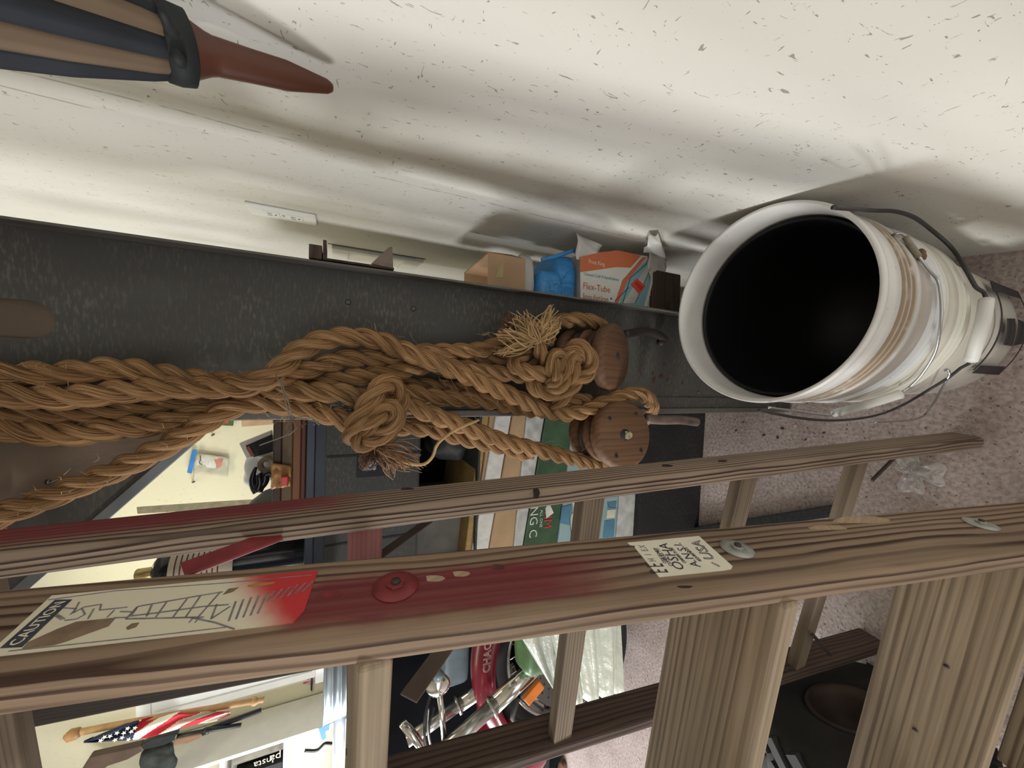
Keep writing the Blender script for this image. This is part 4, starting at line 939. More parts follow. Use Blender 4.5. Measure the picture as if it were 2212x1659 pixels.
# grey and black things in the upper bay
gbx = [cb(915, 1125, -.03), cb(985, 1125, -.03), cb(985, 1200, -.03), cb(915, 1200, -.03)]
ob = box('grey_box', (gbx[2].x-.02, .95, z_o), (gbx[0].x+.03, 1.12, z_o+.155), M('grey_card', (.26, .255, .24), .8)); tag(ob, 'plain grey carton in the open bay under the steel drawer', 'box')
ob = softbox('black_sack', (-.20, .93, z_o), (-.04, 1.10, z_o+.10), blk, None, 8, .02, 14, True, 6, 5); tag(ob, 'crumpled black sack in the dark open bay behind the rope', 'sack')
# stacked packages in the lower bay: each slab drawn by its front edge lines at two image rows
def slabx(xa, xb, py): return xa+(xb-xa)*(py-905)/(1160-905)
def slab(name, l0, r0, l1, r1, mat, label, cat, off=-.02, pe=1318, ps=890, depth=.26, bevel=.004, group='packages stacked in the lower bay'):
    q = [cb(slabx(l0, l1, ps), ps, off), cb(slabx(r0, r1, ps), ps, off), cb(slabx(r0, r1, pe), pe, off), cb(slabx(l0, l1, pe), pe, off)]
    o = poly(name, q, CN, depth, mat, None, bevel); tag(o, label, cat, group); return o
ylw = wood('yellow_pine', (.42, .29, .12), (.25, .16, .06), 200, lines=.5)
slab('pine_strip', 1041, 1056, 1009, 1022, ylw, 'thin yellow pine strip on top of the stacked packages', 'board')
slab('padded_sleeve', 1070, 1104, 1026, 1060, M('white_glossy_sleeve', (.66, .66, .63), .22, 0, .1, 30, .8, 30), 'glossy white padded sleeve in the package stack', 'package', -.012)
slab('flat_carton', 1057, 1069, 1023, 1025.5, card, 'thin cardboard sheet above the white padded sleeve', 'carton')
c1 = slab('cardboard_carton', 1106, 1136, 1061, 1111, M('carton_brown', (.44, .30, .17), .85, 0, .15, 10), 'brown cardboard carton under the white padded sleeve', 'carton', -.016)
clearm = M('clear_wrap', (.48, .50, .48), .15, 0, .25, 30, .9, 28, .6)
slab('clear_packet', 1137, 1176, 1112, 1133, clearm, 'shiny clear wrapped packet under the cardboard carton', 'packet', -.014)
greenm = M('green_print', (.05, .10, .055), .4, 0, .25, 20)
g_ = slab('green_package', 1178, 1238, 1134, 1205, greenm, 'dark green printed package with white and red lettering', 'package', -.018)
teal = M('teal_print', (.27, .40, .42), .4, 0, .12, 10)
t_ = slab('teal_package', 1240, 1350, 1207, 1330, teal, 'pale teal illustrated package below the green one', 'package', -.015)
slab('plastic_roll', 1352, 1384, 1331, 1380, clearm, 'crinkled clear plastic roll at the bottom of the stack', 'roll', -.02)
off = -.0175
def gt(s_, px, py, size, mat, k=1.0):
    o = text('lettering', s_, cb(px, py, -.017), -CXD, -ZZ, size, mat, g_, .0002)
    o['label'] = 'printed lettering'; return o
white = M('print_white', (.62, .63, .58), .5); redp = M('print_red', (.55, .05, .06), .5)
gt('NG C', 1152, 1128, .034, white); gt('TIM', 1183, 1120, .034, redp); gt('ALL ONE', 1169, 1120, .012, white)
poly('arrow_print', [cb(1178, 1098, -.017), cb(1186, 1085, -.017), cb(1196, 1108, -.017), cb(1180, 1120, -.017)], -CN, .0003, white, g_)
dk = M('print_dark_line', (.03, .06, .09), .6); tl2 = M('print_blue', (.09, .22, .33), .5); crm = M('print_cream', (.62, .60, .48), .5)
for q, m_ in (([(1214, 1095), (1234, 1090), (1231, 1135), (1210, 1130)], tl2), ([(1233, 1110), (1240, 1108), (1243, 1160), (1234, 1155)], crm), ([(1237, 1085), (1260, 1080), (1250, 1110), (1240, 1100)], crm), ([(1312, 1085), (1332, 1082), (1330, 1098), (1312, 1100)], tl2), ([(1306, 1125), (1328, 1122), (1326, 1160), (1302, 1162)], tl2), ([(1312, 1102), (1330, 1100), (1328, 1118), (1310, 1120)], crm)):
    poly('illustration', [cb(a_, b_, -.0145) for a_, b_ in q], -CN, .0003, m_, t_)
strokes('illustration_lines', [[(1214, 1095), (1234, 1090), (1236, 1108), (1230, 1120), (1234, 1155), (1243, 1160)]], .0012, dk, t_, lambda x, y: cb(x, y, -.0141), -CN)
strokes('illustration_lines', [[(1312, 1084), (1316, 1095), (1332, 1098)]], .0012, dk, t_, lambda x, y: cb(x, y, -.0141), -CN)
# plastic sheeting at the left end of the stack
def plast(name, col, al):
    m, nt, b = newmat(name); co = coords(nt)
    b.inputs['Base Color'].default_value = rgba(col); b.inputs['Roughness'].default_value = .3; b.inputs['Alpha'].default_value = al
    n = N(nt, 'ShaderNodeTexNoise', i_Scale=22.0, i_Detail=5.0); nt.links.new(co, n.inputs['Vector']); bump(nt, b, n.outputs[0], .6, .01); return m
pl1 = plast('milky_plastic', (.72, .76, .66), .86); pl2 = plast('clear_plastic', (.70, .74, .68), .55)
ps_ = thing('plastic_sheeting', atz(1340, 1440, 0), 'milky plastic sheeting standing on the floor left of the package stack', 'plastic')
yb = .93
sheet('sheet_fold', aty(1180, 1320, yb), aty(1346, 1320, yb), aty(1344, 1500, yb), aty(1232, 1527, yb), 24, 10, lambda u, v: .014*math.sin(u*21+v*2)+.008*math.sin(u*47), pl1, ps_, .001)
sheet('sheet_fold', aty(1110, 1350, yb+.02), aty(1200, 1330, yb+.02), aty(1212, 1490, yb+.02), aty(1192, 1484, yb+.02), 10, 10, lambda u, v: .01*math.sin(u*13+v*4), pl2, ps_, .001)
gi = softbox('green_bundle', aty(1172, 1392, .99)-V((.11, .0, .045)), aty(1172, 1392, .99)+V((.10, .1, .055)), M('green_wrap', (.08, .17, .07), .4, 0, .3, 20), None, 8, .01, 18, True, 2, 4)
tag(gi, 'green bundle with orange label inside the clear plastic', 'bundle')
poly('orange_label', [aty(1148, 1368, .985), aty(1163, 1366, .985), aty(1164, 1392, .985), aty(1150, 1388, .985)], (0, -1, 0), .001, M('orange_label_paper', (.65, .30, .08), .5), gi)

# ================================================================== THINGS ON TOP OF THE SHELF UNIT
varn = [('varnish_dark', (.035, .018, .012)), ('varnish_olive', (.085, .055, .025)), ('varnish_brown', (.12, .05, .02)), ('varnish_red', (.06, .018, .012))]
edges = [661, 650, 632, 608, 588]
for k in range(4):
    z0, z1 = zc(edges[k])+.0005, zc(edges[k+1])
    o = mobj('varnished_board', *boxvf(-.29, .10, z0, z1, -.30, .004-.003*k), M(varn[3-k if k else 3][0] if k != 3 else 'varnish_dark', (varn[[3, 2, 1, 0][k]])[1], .42, 0, .3, 6, 0, 80, .3, (.3, 3, 3)), None, ufr2, bevel=.002)
    tag(o, ['reddish varnished board, lowest of the boards on the shelf unit', 'glossy brown varnished board, second from the bottom on the shelf unit', 'olive brown varnished board, third from the bottom on the shelf unit', 'dark brown varnished board, topmost on the shelf unit'][k], 'board', 'varnished boards on the shelf unit')
o = mobj('navy_tray', *boxvf(UX0+.03, .10, z_t+.001, zc(661), -.32, .006), M('navy_enamel', (.015, .022, .04), .35), None, ufr2, bevel=.002); tag(o, 'flat navy metal tray under the varnished boards', 'tray')
zb_ = zc(588)
# amber wrapper with red patch, draped over the boards
aw = thing('amber_wrapper', cb(605, 1025, .01), 'crumpled amber plastic wrapper with red cap hanging over the varnished boards', 'wrapper')
sheet('wrapper_film', cb(584, 1000, .006), cb(628, 1008, .012), cb(626, 1052, .012), cb(584, 1058, .006), 10, 10, lambda u, v: .006*noise.noise(V((u*6, v*6, 1)))+.003, plast('amber_film', (.38, .19, .06), .75), aw)
softbox('red_cap', cb(622, 1028, .010), cb(607, 1048, .024)+V((0, 0, 0)), M('red_cap_plastic', (.42, .04, .03), .3), aw, 4, .001, 40) if False else box('red_cap', (cb(607, 1050, .016).x, cb(607, 1050, .016).y-.008, cb(623, 1040, .016).z), (cb(607, 1028, .016).x, cb(607, 1050, .016).y+.004, cb(607, 1040, .016).z), M('red_cap_plastic', (.42, .04, .03), .3), aw, .002)
# clear case with dark insert leaning on the boards
yk = 1.02
def ay(l, y): return [aty(a_, b_, y) for a_, b_ in l]
cs = thing('plastic_case', aty(590, 970, yk), 'clear plastic case with dark insert leaning on the boards', 'case')
poly('case_shell', ay([(516, 958), (586, 930), (592, 985), (532, 990)], yk), (0, 1, 0), .02, plast('case_clear', (.45, .42, .40), .7), cs, .002)
poly('case_insert', ay([(530, 963), (588, 938), (592, 975), (548, 988)], yk-.002), (0, 1, 0), .004, blk, cs, .001)
poly('case_label', ay([(531, 968), (538, 963), (550, 984), (543, 987)], yk-.004), (0, 1, 0), .002, M('case_red_label', (.25, .07, .06), .6), cs)
tr_ = aty(577, 1003, 1.0); mwt = frame(tr_, (0, 0, 1), (1, 0, 0))
tp = lathe('tape_roll', [(.008, -.01), (.017, -.01), (.018, -.008), (.018, .008), (.017, .01), (.008, .01)], M('kraft_tape', (.24, .17, .10), .5), None, mwt, 28, True, True); tag(tp, 'small brown tape roll resting on the varnished boards', 'tape')
wb = softbox('white_bag', aty(588, 1055, 1.12), aty(520, 990, 1.12)+V((.01, .09, .0)), M('white_bag_film', (.68, .71, .70), .35, 0, .12, 18, .8, 30), None, 10, .016, 14, True, 8, 3); tag(wb, 'crumpled white plastic bag behind the clear case', 'bag')
hk_ = thing('black_hook_tool', aty(588, 1050, .97), 'glossy black gooseneck hook standing on the boards', 'tool')
blkg = M('glossy_black', (.012, .014, .018), .15)
c_ = spline(ay([(553, 1009), (548, 1022), (545, 1038), (549, 1052), (556, 1062)], .97)); tube('hook_neck', c_, [.003+.006*min(1, i/len(c_)*1.2) for i in range(len(c_))], blkg, hk_, 12)
c_ = spline(ay([(556, 1060), (562, 1045), (560, 1028), (558, 1024)], .97)); tube('hook_grip', c_, [.011-.004*i/len(c_) for i in range(len(c_))], blkg, hk_, 12)
c_ = spline(ay([(560, 1055), (572, 1040), (575, 1024), (590, 1024)], .97)); tube('hook_stem', c_, .008, blkg, hk_, 12)
dp = aty(590, 1100, 1.06)
dm = lathe('dark_dome', [(.085, 0), (.084, .01), (.075, .04), (.055, .065), (.03, .078), (0, .082)], M('dark_dome_metal', (.04, .04, .04), .45, .3), None, Matrix.Translation((dp.x-.03, dp.y, zc(588)+.0)), 36); tag(dm, 'dark metal dome sitting beside the black hook', 'lid')
rl = poly('pale_ruler', ay([(295, 1096), (500, 1082), (640, 1075), (640, 1092), (500, 1098), (297, 1110)], 1.19), (0, 1, 0), .004, M('pale_wood_rule', (.42, .38, .25), .7, 0, .2, 60), None); tag(rl, 'pale wooden rule standing upright behind the dark dome', 'ruler')
ck = thing('black_canister', aty(672, 1212, 1.0), 'tall black canister with printed cream label and brass cap behind the ladder', 'canister')
cx_ = aty(500, 1212, 1.0); mc = Matrix.Translation((cx_.x, 1.0, z_t+.002)); rc_ = .042; hC = aty(335, 1225, 1.0).z-z_t
lathe('body', [(0, 0), (rc_*.96, 0), (rc_, .004), (rc_, hC-.03), (rc_*.92, hC-.012), (rc_*.55, hC-.002), (.012, hC)], blkg, ck, mc, 36)
lathe('cap', [(.010, hC), (.011, hC+.002), (.011, hC+.026), (.009, hC+.028), (0, hC+.028)], M('brass', (.42, .33, .13), .35, .7), ck, mc, 20)
zl0, zl1 = aty(505, 1215, .96).z-z_t, aty(364, 1215, .96).z-z_t
lb = lathe('label', [(rc_+.0002, zl0), (rc_+.0008, zl0+.001), (rc_+.0008, zl1-.001), (rc_+.0002, zl1)], M('cream_label', (.52, .45, .36), .6), ck, mc, 36)
for k in range(9):
    zz = zl1-.012-k*.0088
    lathe('label_print_line', [(rc_+.0007, zz), (rc_+.0012, zz+.0004), (rc_+.0012, zz+.0022), (rc_+.0007, zz+.0026)], M('label_print_ink', (.12, .05, .04), .7), lb, mc, 36)
# ================================================================== BACK WALL: BAG, NAILS, WINDOW, CUBBIES, FLAG, RIFLE
zp = thing('zip_bag', back(450, 1000, .02), 'clear zip bag with paper slips held by blue tape on the back wall', 'bag')
sheet('bag_film', back(420, 978, .02), back(496, 988, .02), back(492, 1030, .02), back(416, 1022, .02), 10, 8, lambda u, v: .012*math.sin(3*u)*math.sin(3*v)+.004*math.sin(17*u+9*v), plast('zip_film', (.62, .60, .48), .6), zp)
poly('paper_slip', [back(440, 982, .012), back(470, 986, .012), back(466, 1012, .012), back(436, 1008, .012)], -BN, .001, M('slip_white', (.6, .6, .55), .6), zp)
poly('red_slip', [back(460, 986, .015), back(488, 992, .015), back(486, 1000, .015), back(470, 1012, .015)], -BN, .001, M('slip_red', (.50, .20, .15), .6), zp)
poly('blue_tape', [back(416, 970, .024), back(426, 972, .024), back(414, 1023, .024), back(404, 1021, .024)], -BN, .001, M('blue_painters_tape', (.03, .20, .55), .5), zp)
strokes('scribble', [[(432, 984), (434, 992), (430, 1000), (437, 1004)]], .004, ink, zp, lambda x, y: back(x, y, .03), -BN)
for px, py in ((458, 941), (416, 1042)):
    p = back(px, py); n_ = tube('wall_nail', [p, p-BN*.05+V((.02, 0, -.02))], .004, darkbar, None, 6); tag(n_, 'bent dark nail in the cream wall above the zip bag' if px > 440 else 'dark nail with a thread in the cream wall below the zip bag', 'nail')
lg = poly('tan_ledge', [back(520, 880, .1), back(588, 880, .1), back(588, 917, .1), back(522, 922, .1)], BN, .1, M('tan_wood', (.48, .32, .19), .7), None); tag(lg, 'tan wooden ledge fixed to the back wall beside the panel edge', 'ledge')
sd_ = poly('seed_packet', [back(482, 900, .02), back(505, 900, .02), back(503, 920, .02), back(480, 919, .02)], BN, .01, M('green_packet', (.07, .13, .04), .6), None); tag(sd_, 'small green seed packet with a red flower on the back wall', 'packet')
poly('red_flower', [back(484, 906, .022), back(494, 905, .022), back(494, 914, .022), back(485, 914, .022)], -BN, .002, redp, sd_)
# window beside the corner
wpt = M('white_window_paint', (.82, .84, .84), .5, 0, .03)
jb0, jb1 = back(512, 1500), back(512, 1455); wz0, wz1 = back(682, 1448).z, back(332, 1540).z
wx = (jb0-V((0, 2.42, 0))).dot(V((-.992, .124, 0))); ww = .11
def wbx(x0, x1, *r): return boxvf(-x1, -x0, *r)
win = bpy.data.objects.new('window_1', None); win.matrix_basis = Matrix.Translation(jb0); setup(win, None); struct(win)
mobj('window_jamb', *wbx(wx-ww, wx, wz0, wz1, 0, .03), wpt, win, bfr, bevel=.004); mobj('window_jamb', *wbx(wx-.75, wx-.75+ww, wz0, wz1, 0, .03), wpt, win, bfr, bevel=.004)
mobj('window_bead', *wbx(wx-.052, wx-.045, wz0+.02, wz1-.02, .03, .042), wpt, win, bfr, bevel=.002)
mobj('window_head', *wbx(wx-.75, wx, wz1, wz1+.06, 0, .035), wpt, win, bfr, bevel=.004); mobj('window_sill', *wbx(wx-.77, wx+.02, wz0-.05, wz0, 0, .06), wpt, win, bfr, bevel=.004)
mobj('window_pane', *wbx(wx-.75+ww, wx-ww, wz0, wz1, .002, .006), M('pane_glass', (.55, .6, .62), .1), win, bfr)
# cubby unit in the corner
cp0 = back(690, 1495); xr3 = cp0.x; fe = hit(725, 1560, (1, 0, 0), xr3); yf = fe.y
cream = M('cream_cabinet_paint', (.74, .70, .56), .6, 0, .05); wsh = M('white_shelf_paint', (.80, .79, .74), .5, 0, .04)
cu_ = thing('cubby_unit', (xr3-.4, yf, .9), 'white painted cubby shelf unit in the far corner', 'shelf')
zu1 = 2.1
def zq(px): return hit(px, 1610, (0, 1, 0), yf).z
zs = [zq(722), zq(617), zq(480), zq(330)]
ybk = cp0.y-.012
mobj('side_panel', *boxvf(xr3-.02, xr3, yf, ybk, 0, zu1), wsh, cu_, bevel=.002); mobj('side_panel', *boxvf(xr3-1.0, xr3-.98, yf, ybk+.1, 0, zu1), wsh, cu_, bevel=.002)
mobj('back_panel', *boxvf(xr3-.98, xr3-.02, yf+.17, yf+.18, 0, zu1), cream, cu_)
for z in zs: mobj('shelf_board', *boxvf(xr3-.98, xr3-.02, yf, yf+.17, z-.011, z+.011), wsh, cu_, bevel=.002)
blue = M('blue_tape_strip', (.02, .22, .62), .4)
poly('blue_tape', [hit(688, 1573, (0, 1, 0), yf-.001), hit(712, 1564, (0, 1, 0), yf-.001), hit(711, 1576, (0, 1, 0), yf-.001), hit(703, 1580, (0, 1, 0), yf-.001), hit(705, 1594, (0, 1, 0), yf-.001), hit(696, 1600, (0, 1, 0), yf-.001)], (0, -1, 0), .001, blue, cu_)
poly('paper_label', [hit(675, 1576, (0, 1, 0), yf-.001), hit(688, 1572, (0, 1, 0), yf-.001), hit(690, 1590, (0, 1, 0), yf-.001), hit(677, 1594, (0, 1, 0), yf-.001)], (0, -1, 0), .001, M('paper_white', (.75, .74, .68), .6), cu_)
p0 = hit(560, 1640, (0, 1, 0), yf+.03)
bxk = box('black_carton', (xr3-.42, yf+.02, zs[1]+.012), (xr3-.14, yf+.15, zs[2]-.05), blk, None, .002); tag(bxk, 'black carton with cream lettering on the middle cubby shelf', 'box')
for s_, px, py, sz in (('Insta', 570, 1646, .05), ('pa', 595, 1636, .06)):
    text('lettering', s_, hit(px, py, (0, 1, 0), yf+.0195), (0, 0, 1), (-1, 0, 0), sz, M('cream_print', (.55, .53, .42), .5), bxk, .0005)
gr_ = lathe('grey_roll', [(0, -.12), (.04, -.12), (.045, -.115), (.045, .115), (.04, .12), (0, .12)], M('grey_roll_paper', (.28, .26, .22), .7), None, Matrix.Translation((xr3-.075, yf+.09, zs[1]+.012+.12)), 24); tag(gr_, 'grey cylinder standing beside the black carton on the cubby shelf', 'roll')
cd = tube('hanging_cord', spline([(xr3-.10, yf-.004, zs[0]+.15), (xr3-.12, yf-.006, zs[0]+.09), (xr3-.10, yf-.004, zs[0]+.05), (xr3-.115, yf-.002, zs[0]+.012)]), .008, blkg, cu_, 8)
# flag on a pole
yfl = yf-.12
fg = thing('flag', aty(300, 1580, yfl), 'rolled stars and stripes flag on a wooden pole in the far corner', 'flag')
pw = M('pole_wood', (.45, .27, .13), .6, 0, .2, 20)
pc = [aty(146, 1588, yfl), aty(165, 1583, yfl), aty(300, 1557, yfl), aty(480, 1526, yfl), aty(556, 1513, yfl), aty(570, 1511, yfl)]
tube('pole', spline(pc, .02), .0135, pw, fg, 12); tube('pole_finial', [aty(138, 1591, yfl), aty(150, 1589, yfl), aty(168, 1584, yfl), aty(176, 1583, yfl)], [.008, .024, .022, .014], M('finial_wood', (.30, .16, .07), .5), fg, 14)
tube('pole_knob', [aty(540, 1517, yfl), aty(550, 1515, yfl), aty(560, 1513, yfl)], [.012, .021, .012], pw, fg, 12)
navyf = M('flag_navy', (.012, .018, .06), .8, 0, .2); redf = M('flag_red', (.45, .015, .03), .7, 0, .15); whf = M('flag_white', (.74, .72, .64), .7, 0, .06)
up_ = [(181, 1602), (225, 1582), (272, 1563), (297, 1558), (320, 1551), (357, 1545), (386, 1537), (410, 1542), (450, 1538), (497, 1536)]
lo_ = [(181, 1603), (221, 1602), (250, 1601), (286, 1599), (310, 1595), (351, 1585), (405, 1569), (463, 1557), (485, 1550), (497, 1545)]
def itp(c, x):
    for (x0, y0), (x1, y1) in zip(c[:-1], c[1:]):
        if x <= x1: return y0+(y1-y0)*(x-x0)/(x1-x0)
    return c[-1][1]
nx_, ny_ = 150, 26; vs = []; fs = [[], [], []]
for i in range(nx_+1):
    x = 181+(497-181)*i/nx_
    for j in range(ny_+1):
        v_ = j/ny_; y = itp(up_, x)*(1-v_)+itp(lo_, x)*v_
        vs.append(aty(x, y, yfl-.022+.018*math.sin(v_*9+i*.1)-.02*math.sin(math.pi*v_)))
for i in range(nx_):
    for j in range(ny_):
        u, v_ = (i+.5)/nx_, (j+.5)/ny_; q = (i*(ny_+1)+j, i*(ny_+1)+j+1, (i+1)*(ny_+1)+j+1, (i+1)*(ny_+1)+j)
        k = 0 if u+.05*v_ < .38 else (1 if int((u*7.5+v_*2.2)) % 2 else 2); fs[k].append(q)
for k, (nm, m_) in enumerate((('canton', navyf), ('red_stripes', redf), ('white_stripes', whf))):
    o = mobj(nm, [p-vs[0] for p in vs], fs[k], m_, fg, Matrix.Translation(vs[0]), smooth_=True)
    bm = bmesh.new(); bm.from_mesh(o.data); bmesh.ops.delete(bm, geom=[v for v in bm.verts if not v.link_faces], context='VERTS'); bm.to_mesh(o.data); bm.free()
    sd = o.modifiers.new('t', 'SOLIDIFY'); sd.thickness = .003
    if k: o['kind'] = 'stuff'
for px, py in ((276, 1573), (292, 1572), (253, 1583), (268, 1583), (284, 1580), (264, 1593), (249, 1598), (278, 1597), (226, 1592), (218, 1599), (238, 1590)):
    pts = [((.0095 if i % 2 == 0 else .004)*math.cos(i*math.pi/5), (.0095 if i % 2 == 0 else .004)*math.sin(i*math.pi/5)) for i in range(10)]
    prism('star', pts, .002, whf, fg, frame(aty(px, py, yfl-.068), (1, 0, 0), (0, 0, 1)) @ Matrix.Rotation(random.random(), 4, 'Z'))
# rifle propped in the corner
yr_ = yf-.06
rf_ = thing('rifle', aty(300, 1620, yr_), 'old rifle with brown stock hanging beside the flag', 'rifle')
stk = M('rifle_stock_wood', (.075, .048, .035), .5, 0, .2, 12); gun = M('gun_metal', (.03, .035, .035), .4, .4, .2); fore = M('rifle_forend_wood', (.22, .13, .08), .5, 0, .2, 14)
def aP(nm, l, th, m_, y=yr_): return poly(nm, ay(l, y), (0, 1, 0), th, m_, rf_, .006)
aP('stock', [(165, 1680), (192, 1637), (272, 1619), (304, 1611), (312, 1621), (275, 1642), (232, 1656), (205, 1680)], .04, stk)
aP('receiver', [(302, 1612), (333, 1595), (384, 1585), (380, 1599), (351, 1612), (306, 1622)], .035, gun, yr_+.002)
aP('forend', [(376, 1597), (434, 1585), (440, 1593), (405, 1607), (372, 1612)], .035, fore)
tube('barrel', ay([(378, 1592), (440, 1579), (521, 1566)], yr_+.015), .010, gun, rf_, 10)
tube('sight', ay([(440, 1580), (452, 1577)], yr_+.012), .016, gun, rf_, 10)
o = tube('long_barrel', spline(ay([(395, 1596), (463, 1571), (520, 1550), (564, 1534)], yr_+.035)), .012, M('blued_steel', (.02, .02, .028), .35, .4), rf_, 10)
dkb = softbox('dark_cloth_bundle', aty(350, 1646, yr_+.03)-V((.07, .03, .05)), aty(350, 1628, yr_+.03)+V((.05, .03, .08)), M('dark_cloth', (.03, .035, .033), .9, 0, .4, 30, .6, 40), None, 8, .02, 14, True, 4, 3); tag(dkb, 'dark cloth bundle tied behind the rifle', 'cloth')
# printed paper, pail and jug near the window
pp = poly('wall_paper_sheet', [back(655, 1425, .002), back(700, 1415, .002), back(700, 1475, .002), back(657, 1480, .002)], -BN, .002, M('pinkish_paper', (.66, .56, .53), .6), None); tag(pp, 'pinkish printed paper on the wall beside the ribbed pail', 'paper')
text('lettering', 'ALE', back(685, 1448, .005), (-1, 0, 0), (0, 0, 1), .08, ink, pp, .0005); text('lettering', '&!', back(665, 1466, .005), (-1, 0, 0), (0, 0, 1), .07, redp, pp, .0005)
kn = poly('pointed_file', [back(672, 1440, .008), back(678, 1438, .008), back(674, 1495, .008), back(671, 1490, .008)], BN, .008, gun, None); tag(kn, 'dark pointed file fixed to the wall over the printed paper', 'file')
pa = thing('metal_pail', aty(720, 1440, 2.08), 'grey ribbed metal pail seen between the ladder rail and tread', 'pail')
pcx = aty(700, 1445, 2.08); pe_ = aty(702, 1541, 2.08); pr_ = abs(pe_.x-pcx.x)
lathe('shell', [(pr_*.88, -.30), (pr_*.93, -.14), (pr_*.95, -.12), (pr_*.93, -.10), (pr_*.95, -.08), (pr_*.97, -.075), (pr_*.95, -.07), (pr_*.96, -.045), (pr_*.985, -.04), (pr_*.97, -.035), (pr_*.98, -.01), (pr_, 0), (pr_*.95, -.004), (pr_*.9, -.12), (pr_*.85, -.29)], M('galvanised_grey', (.36, .42, .46), .35, .4, .15, 10), pa, Matrix.Translation((pcx.x, 2.08, pcx.z)), 48)
lathe('opening_shade', [(0, -.03), (pr_*.93, -.03), (pr_*.93, -.06), (0, -.06)], dark, pa, Matrix.Translation((pcx.x, 2.08, pcx.z)), 32)  # dark disc stands in for the shaded opening of the pail
jg = softbox('pale_jug', aty(745, 1640, 2.05), aty(722, 1548, 2.05)+V((0, .12, 0)), M('pale_blue_plastic', (.55, .60, .72), .4, 0, .06), None, 8, .01, 8, True, 5, 4); tag(jg, 'pale bluish plastic jug below the ribbed pail', 'jug')
# stool that carries pail and jug, behind the tread
sx_ = pcx.x
st_ = thing('plant_stand', (sx_-.1, 2.08, 0), 'dark stand carrying the pail and jug, mostly behind the ladder', 'stand')
mobj('stand_top', *boxvf(sx_-.42, sx_+.2, 1.93, 2.25, pcx.z-.335, pcx.z-.30), dark, st_)
for a_, b_ in ((-.40, 1.95), (-.40, 2.23), (.18, 1.95), (.18, 2.23)): mobj('leg', *boxvf(sx_+a_-.012, sx_+a_+.012, b_-.012, b_+.012, 0, pcx.z-.335), dark, st_)
# plank leaning behind the ladder
w_lean = wood('leaning_plank_wood', (.045, .035, .03), (.02, .015, .013), 200, lines=.5)
la, lb_ = aty(720, 1441, .80), aty(-60, 1600, .80)
lw = board('leaning_plank', la, lb_, (1, 0, 0), .12, .025, w_lean, None, .003); tag(lw, 'dark weathered plank standing behind the ladder near the window', 'plank')

# ================================================================== MOTORCYCLE (front end, seen through the ladder)
chrome = M('chrome', (.62, .62, .58), .12, .95, .05); chd = M('chrome_dull', (.40, .40, .38), .25, .8, .1); rub = M('tyre_rubber', (.012, .012, .014), .7, 0, .3); redm = M('motorcycle_red', (.17, .008, .022), .25, 0, .15, 5)
axl = atz(1209, 1392, .325); ym = axl.y
mc_ = thing('motorcycle', (axl.x, ym, 0), 'red motorcycle with chrome fork and spoked front wheel behind the ladder', 'motorcycle')
wfr = frame(axl, (1, 0, 0), (0, 0, 1)) @ Matrix.Rotation(.12, 4, 'Y')     # local z toward camera
pxm = F/((axl-CP).dot(CA)); rim = 132/pxm
def ring(name, R, r, mat, zoff=0, segs=64, ss=12, sy=1.0):
    prof = [(R+r*math.cos(2*math.pi*i/ss), r*sy*math.sin(2*math.pi*i/ss)+zoff) for i in range(ss)]
    return lathe(name, prof, mat, mc_, wfr, segs, True, True)
ring('tyre', rim+.034, .042, rub, 0, 64, 14, 1.1); ring('rim', rim-.006, .012, chd, 0, 64, 10, 2.4)
hub = lathe('hub', [(0, -.05), (.028, -.05), (.035, -.045), (.03, 0), (.035, .045), (.028, .05), (0, .05)], chd, mc_, wfr, 24)
for k in range(24):
    a = k*math.pi/12; b_ = a+(.5 if k % 2 else -.5)
    z_ = .03 if k % 2 else -.03
    tube('spoke', [wfr @ V((.032*math.cos(b_), .032*math.sin(b_), z_)), wfr @ V(((rim-.012)*math.cos(a), (rim-.012)*math.sin(a), 0))], .0022, chrome, mc_, 5)
rot = lathe('brake_disc', [(rim*.42, .055), (rim*.76, .055), (rim*.76, .059), (rim*.42, .059)], M('disc_steel', (.10, .095, .09), .4, .6, .2), mc_, wfr, 48, False, True)
for k in range(30):
    for j in (0, 1):
        a = (k+.5*j)*2*math.pi/30; r_ = rim*(.66-.1*j)
        lathe('disc_hole', [(0, .0594), (.0032, .0594), (.0034, .0589)], dark, rot, wfr @ Matrix.Translation((r_*math.cos(a), r_*math.sin(a), 0)), 8)
# fender: curved shell from over the wheel to behind it
Rf = 200/pxm; vs, fs = [], []; na, nb = 30, 10
for i in range(na+1):
    a = math.radians(60+135*i/na)
    for j in range(nb+1):
        b_ = -math.pi/2+math.pi*j/nb; wd = .068; dep = .058
        r_ = Rf-dep*(1-math.cos(b_)); vs.append((r_*math.cos(a), r_*math.sin(a), wd*math.sin(b_)))
for i in range(na):
    for j in range(nb): q = i*(nb+1)+j; fs.append((q, q+1, q+nb+2, q+nb+1))
fe_ = mobj('front_fender', vs, fs, redm, mc_, wfr, smooth_=True); sd = fe_.modifiers.new('t', 'SOLIDIFY'); sd.thickness = .004
tA, tB = aty(1052, 1444, ym-.071), aty(1055, 1384, ym-.071)
text('fender_lettering', 'CHAOS', (tA+tB)/2, tB-tA, ZZ, .034, M('fender_print', (.55, .45, .42), .4), fe_, .0005, outline=True)
lathe('hub_cap', [(0, .066), (.02, .066), (.024, .06), (.024, .05)], chd, mc_, wfr, 20)
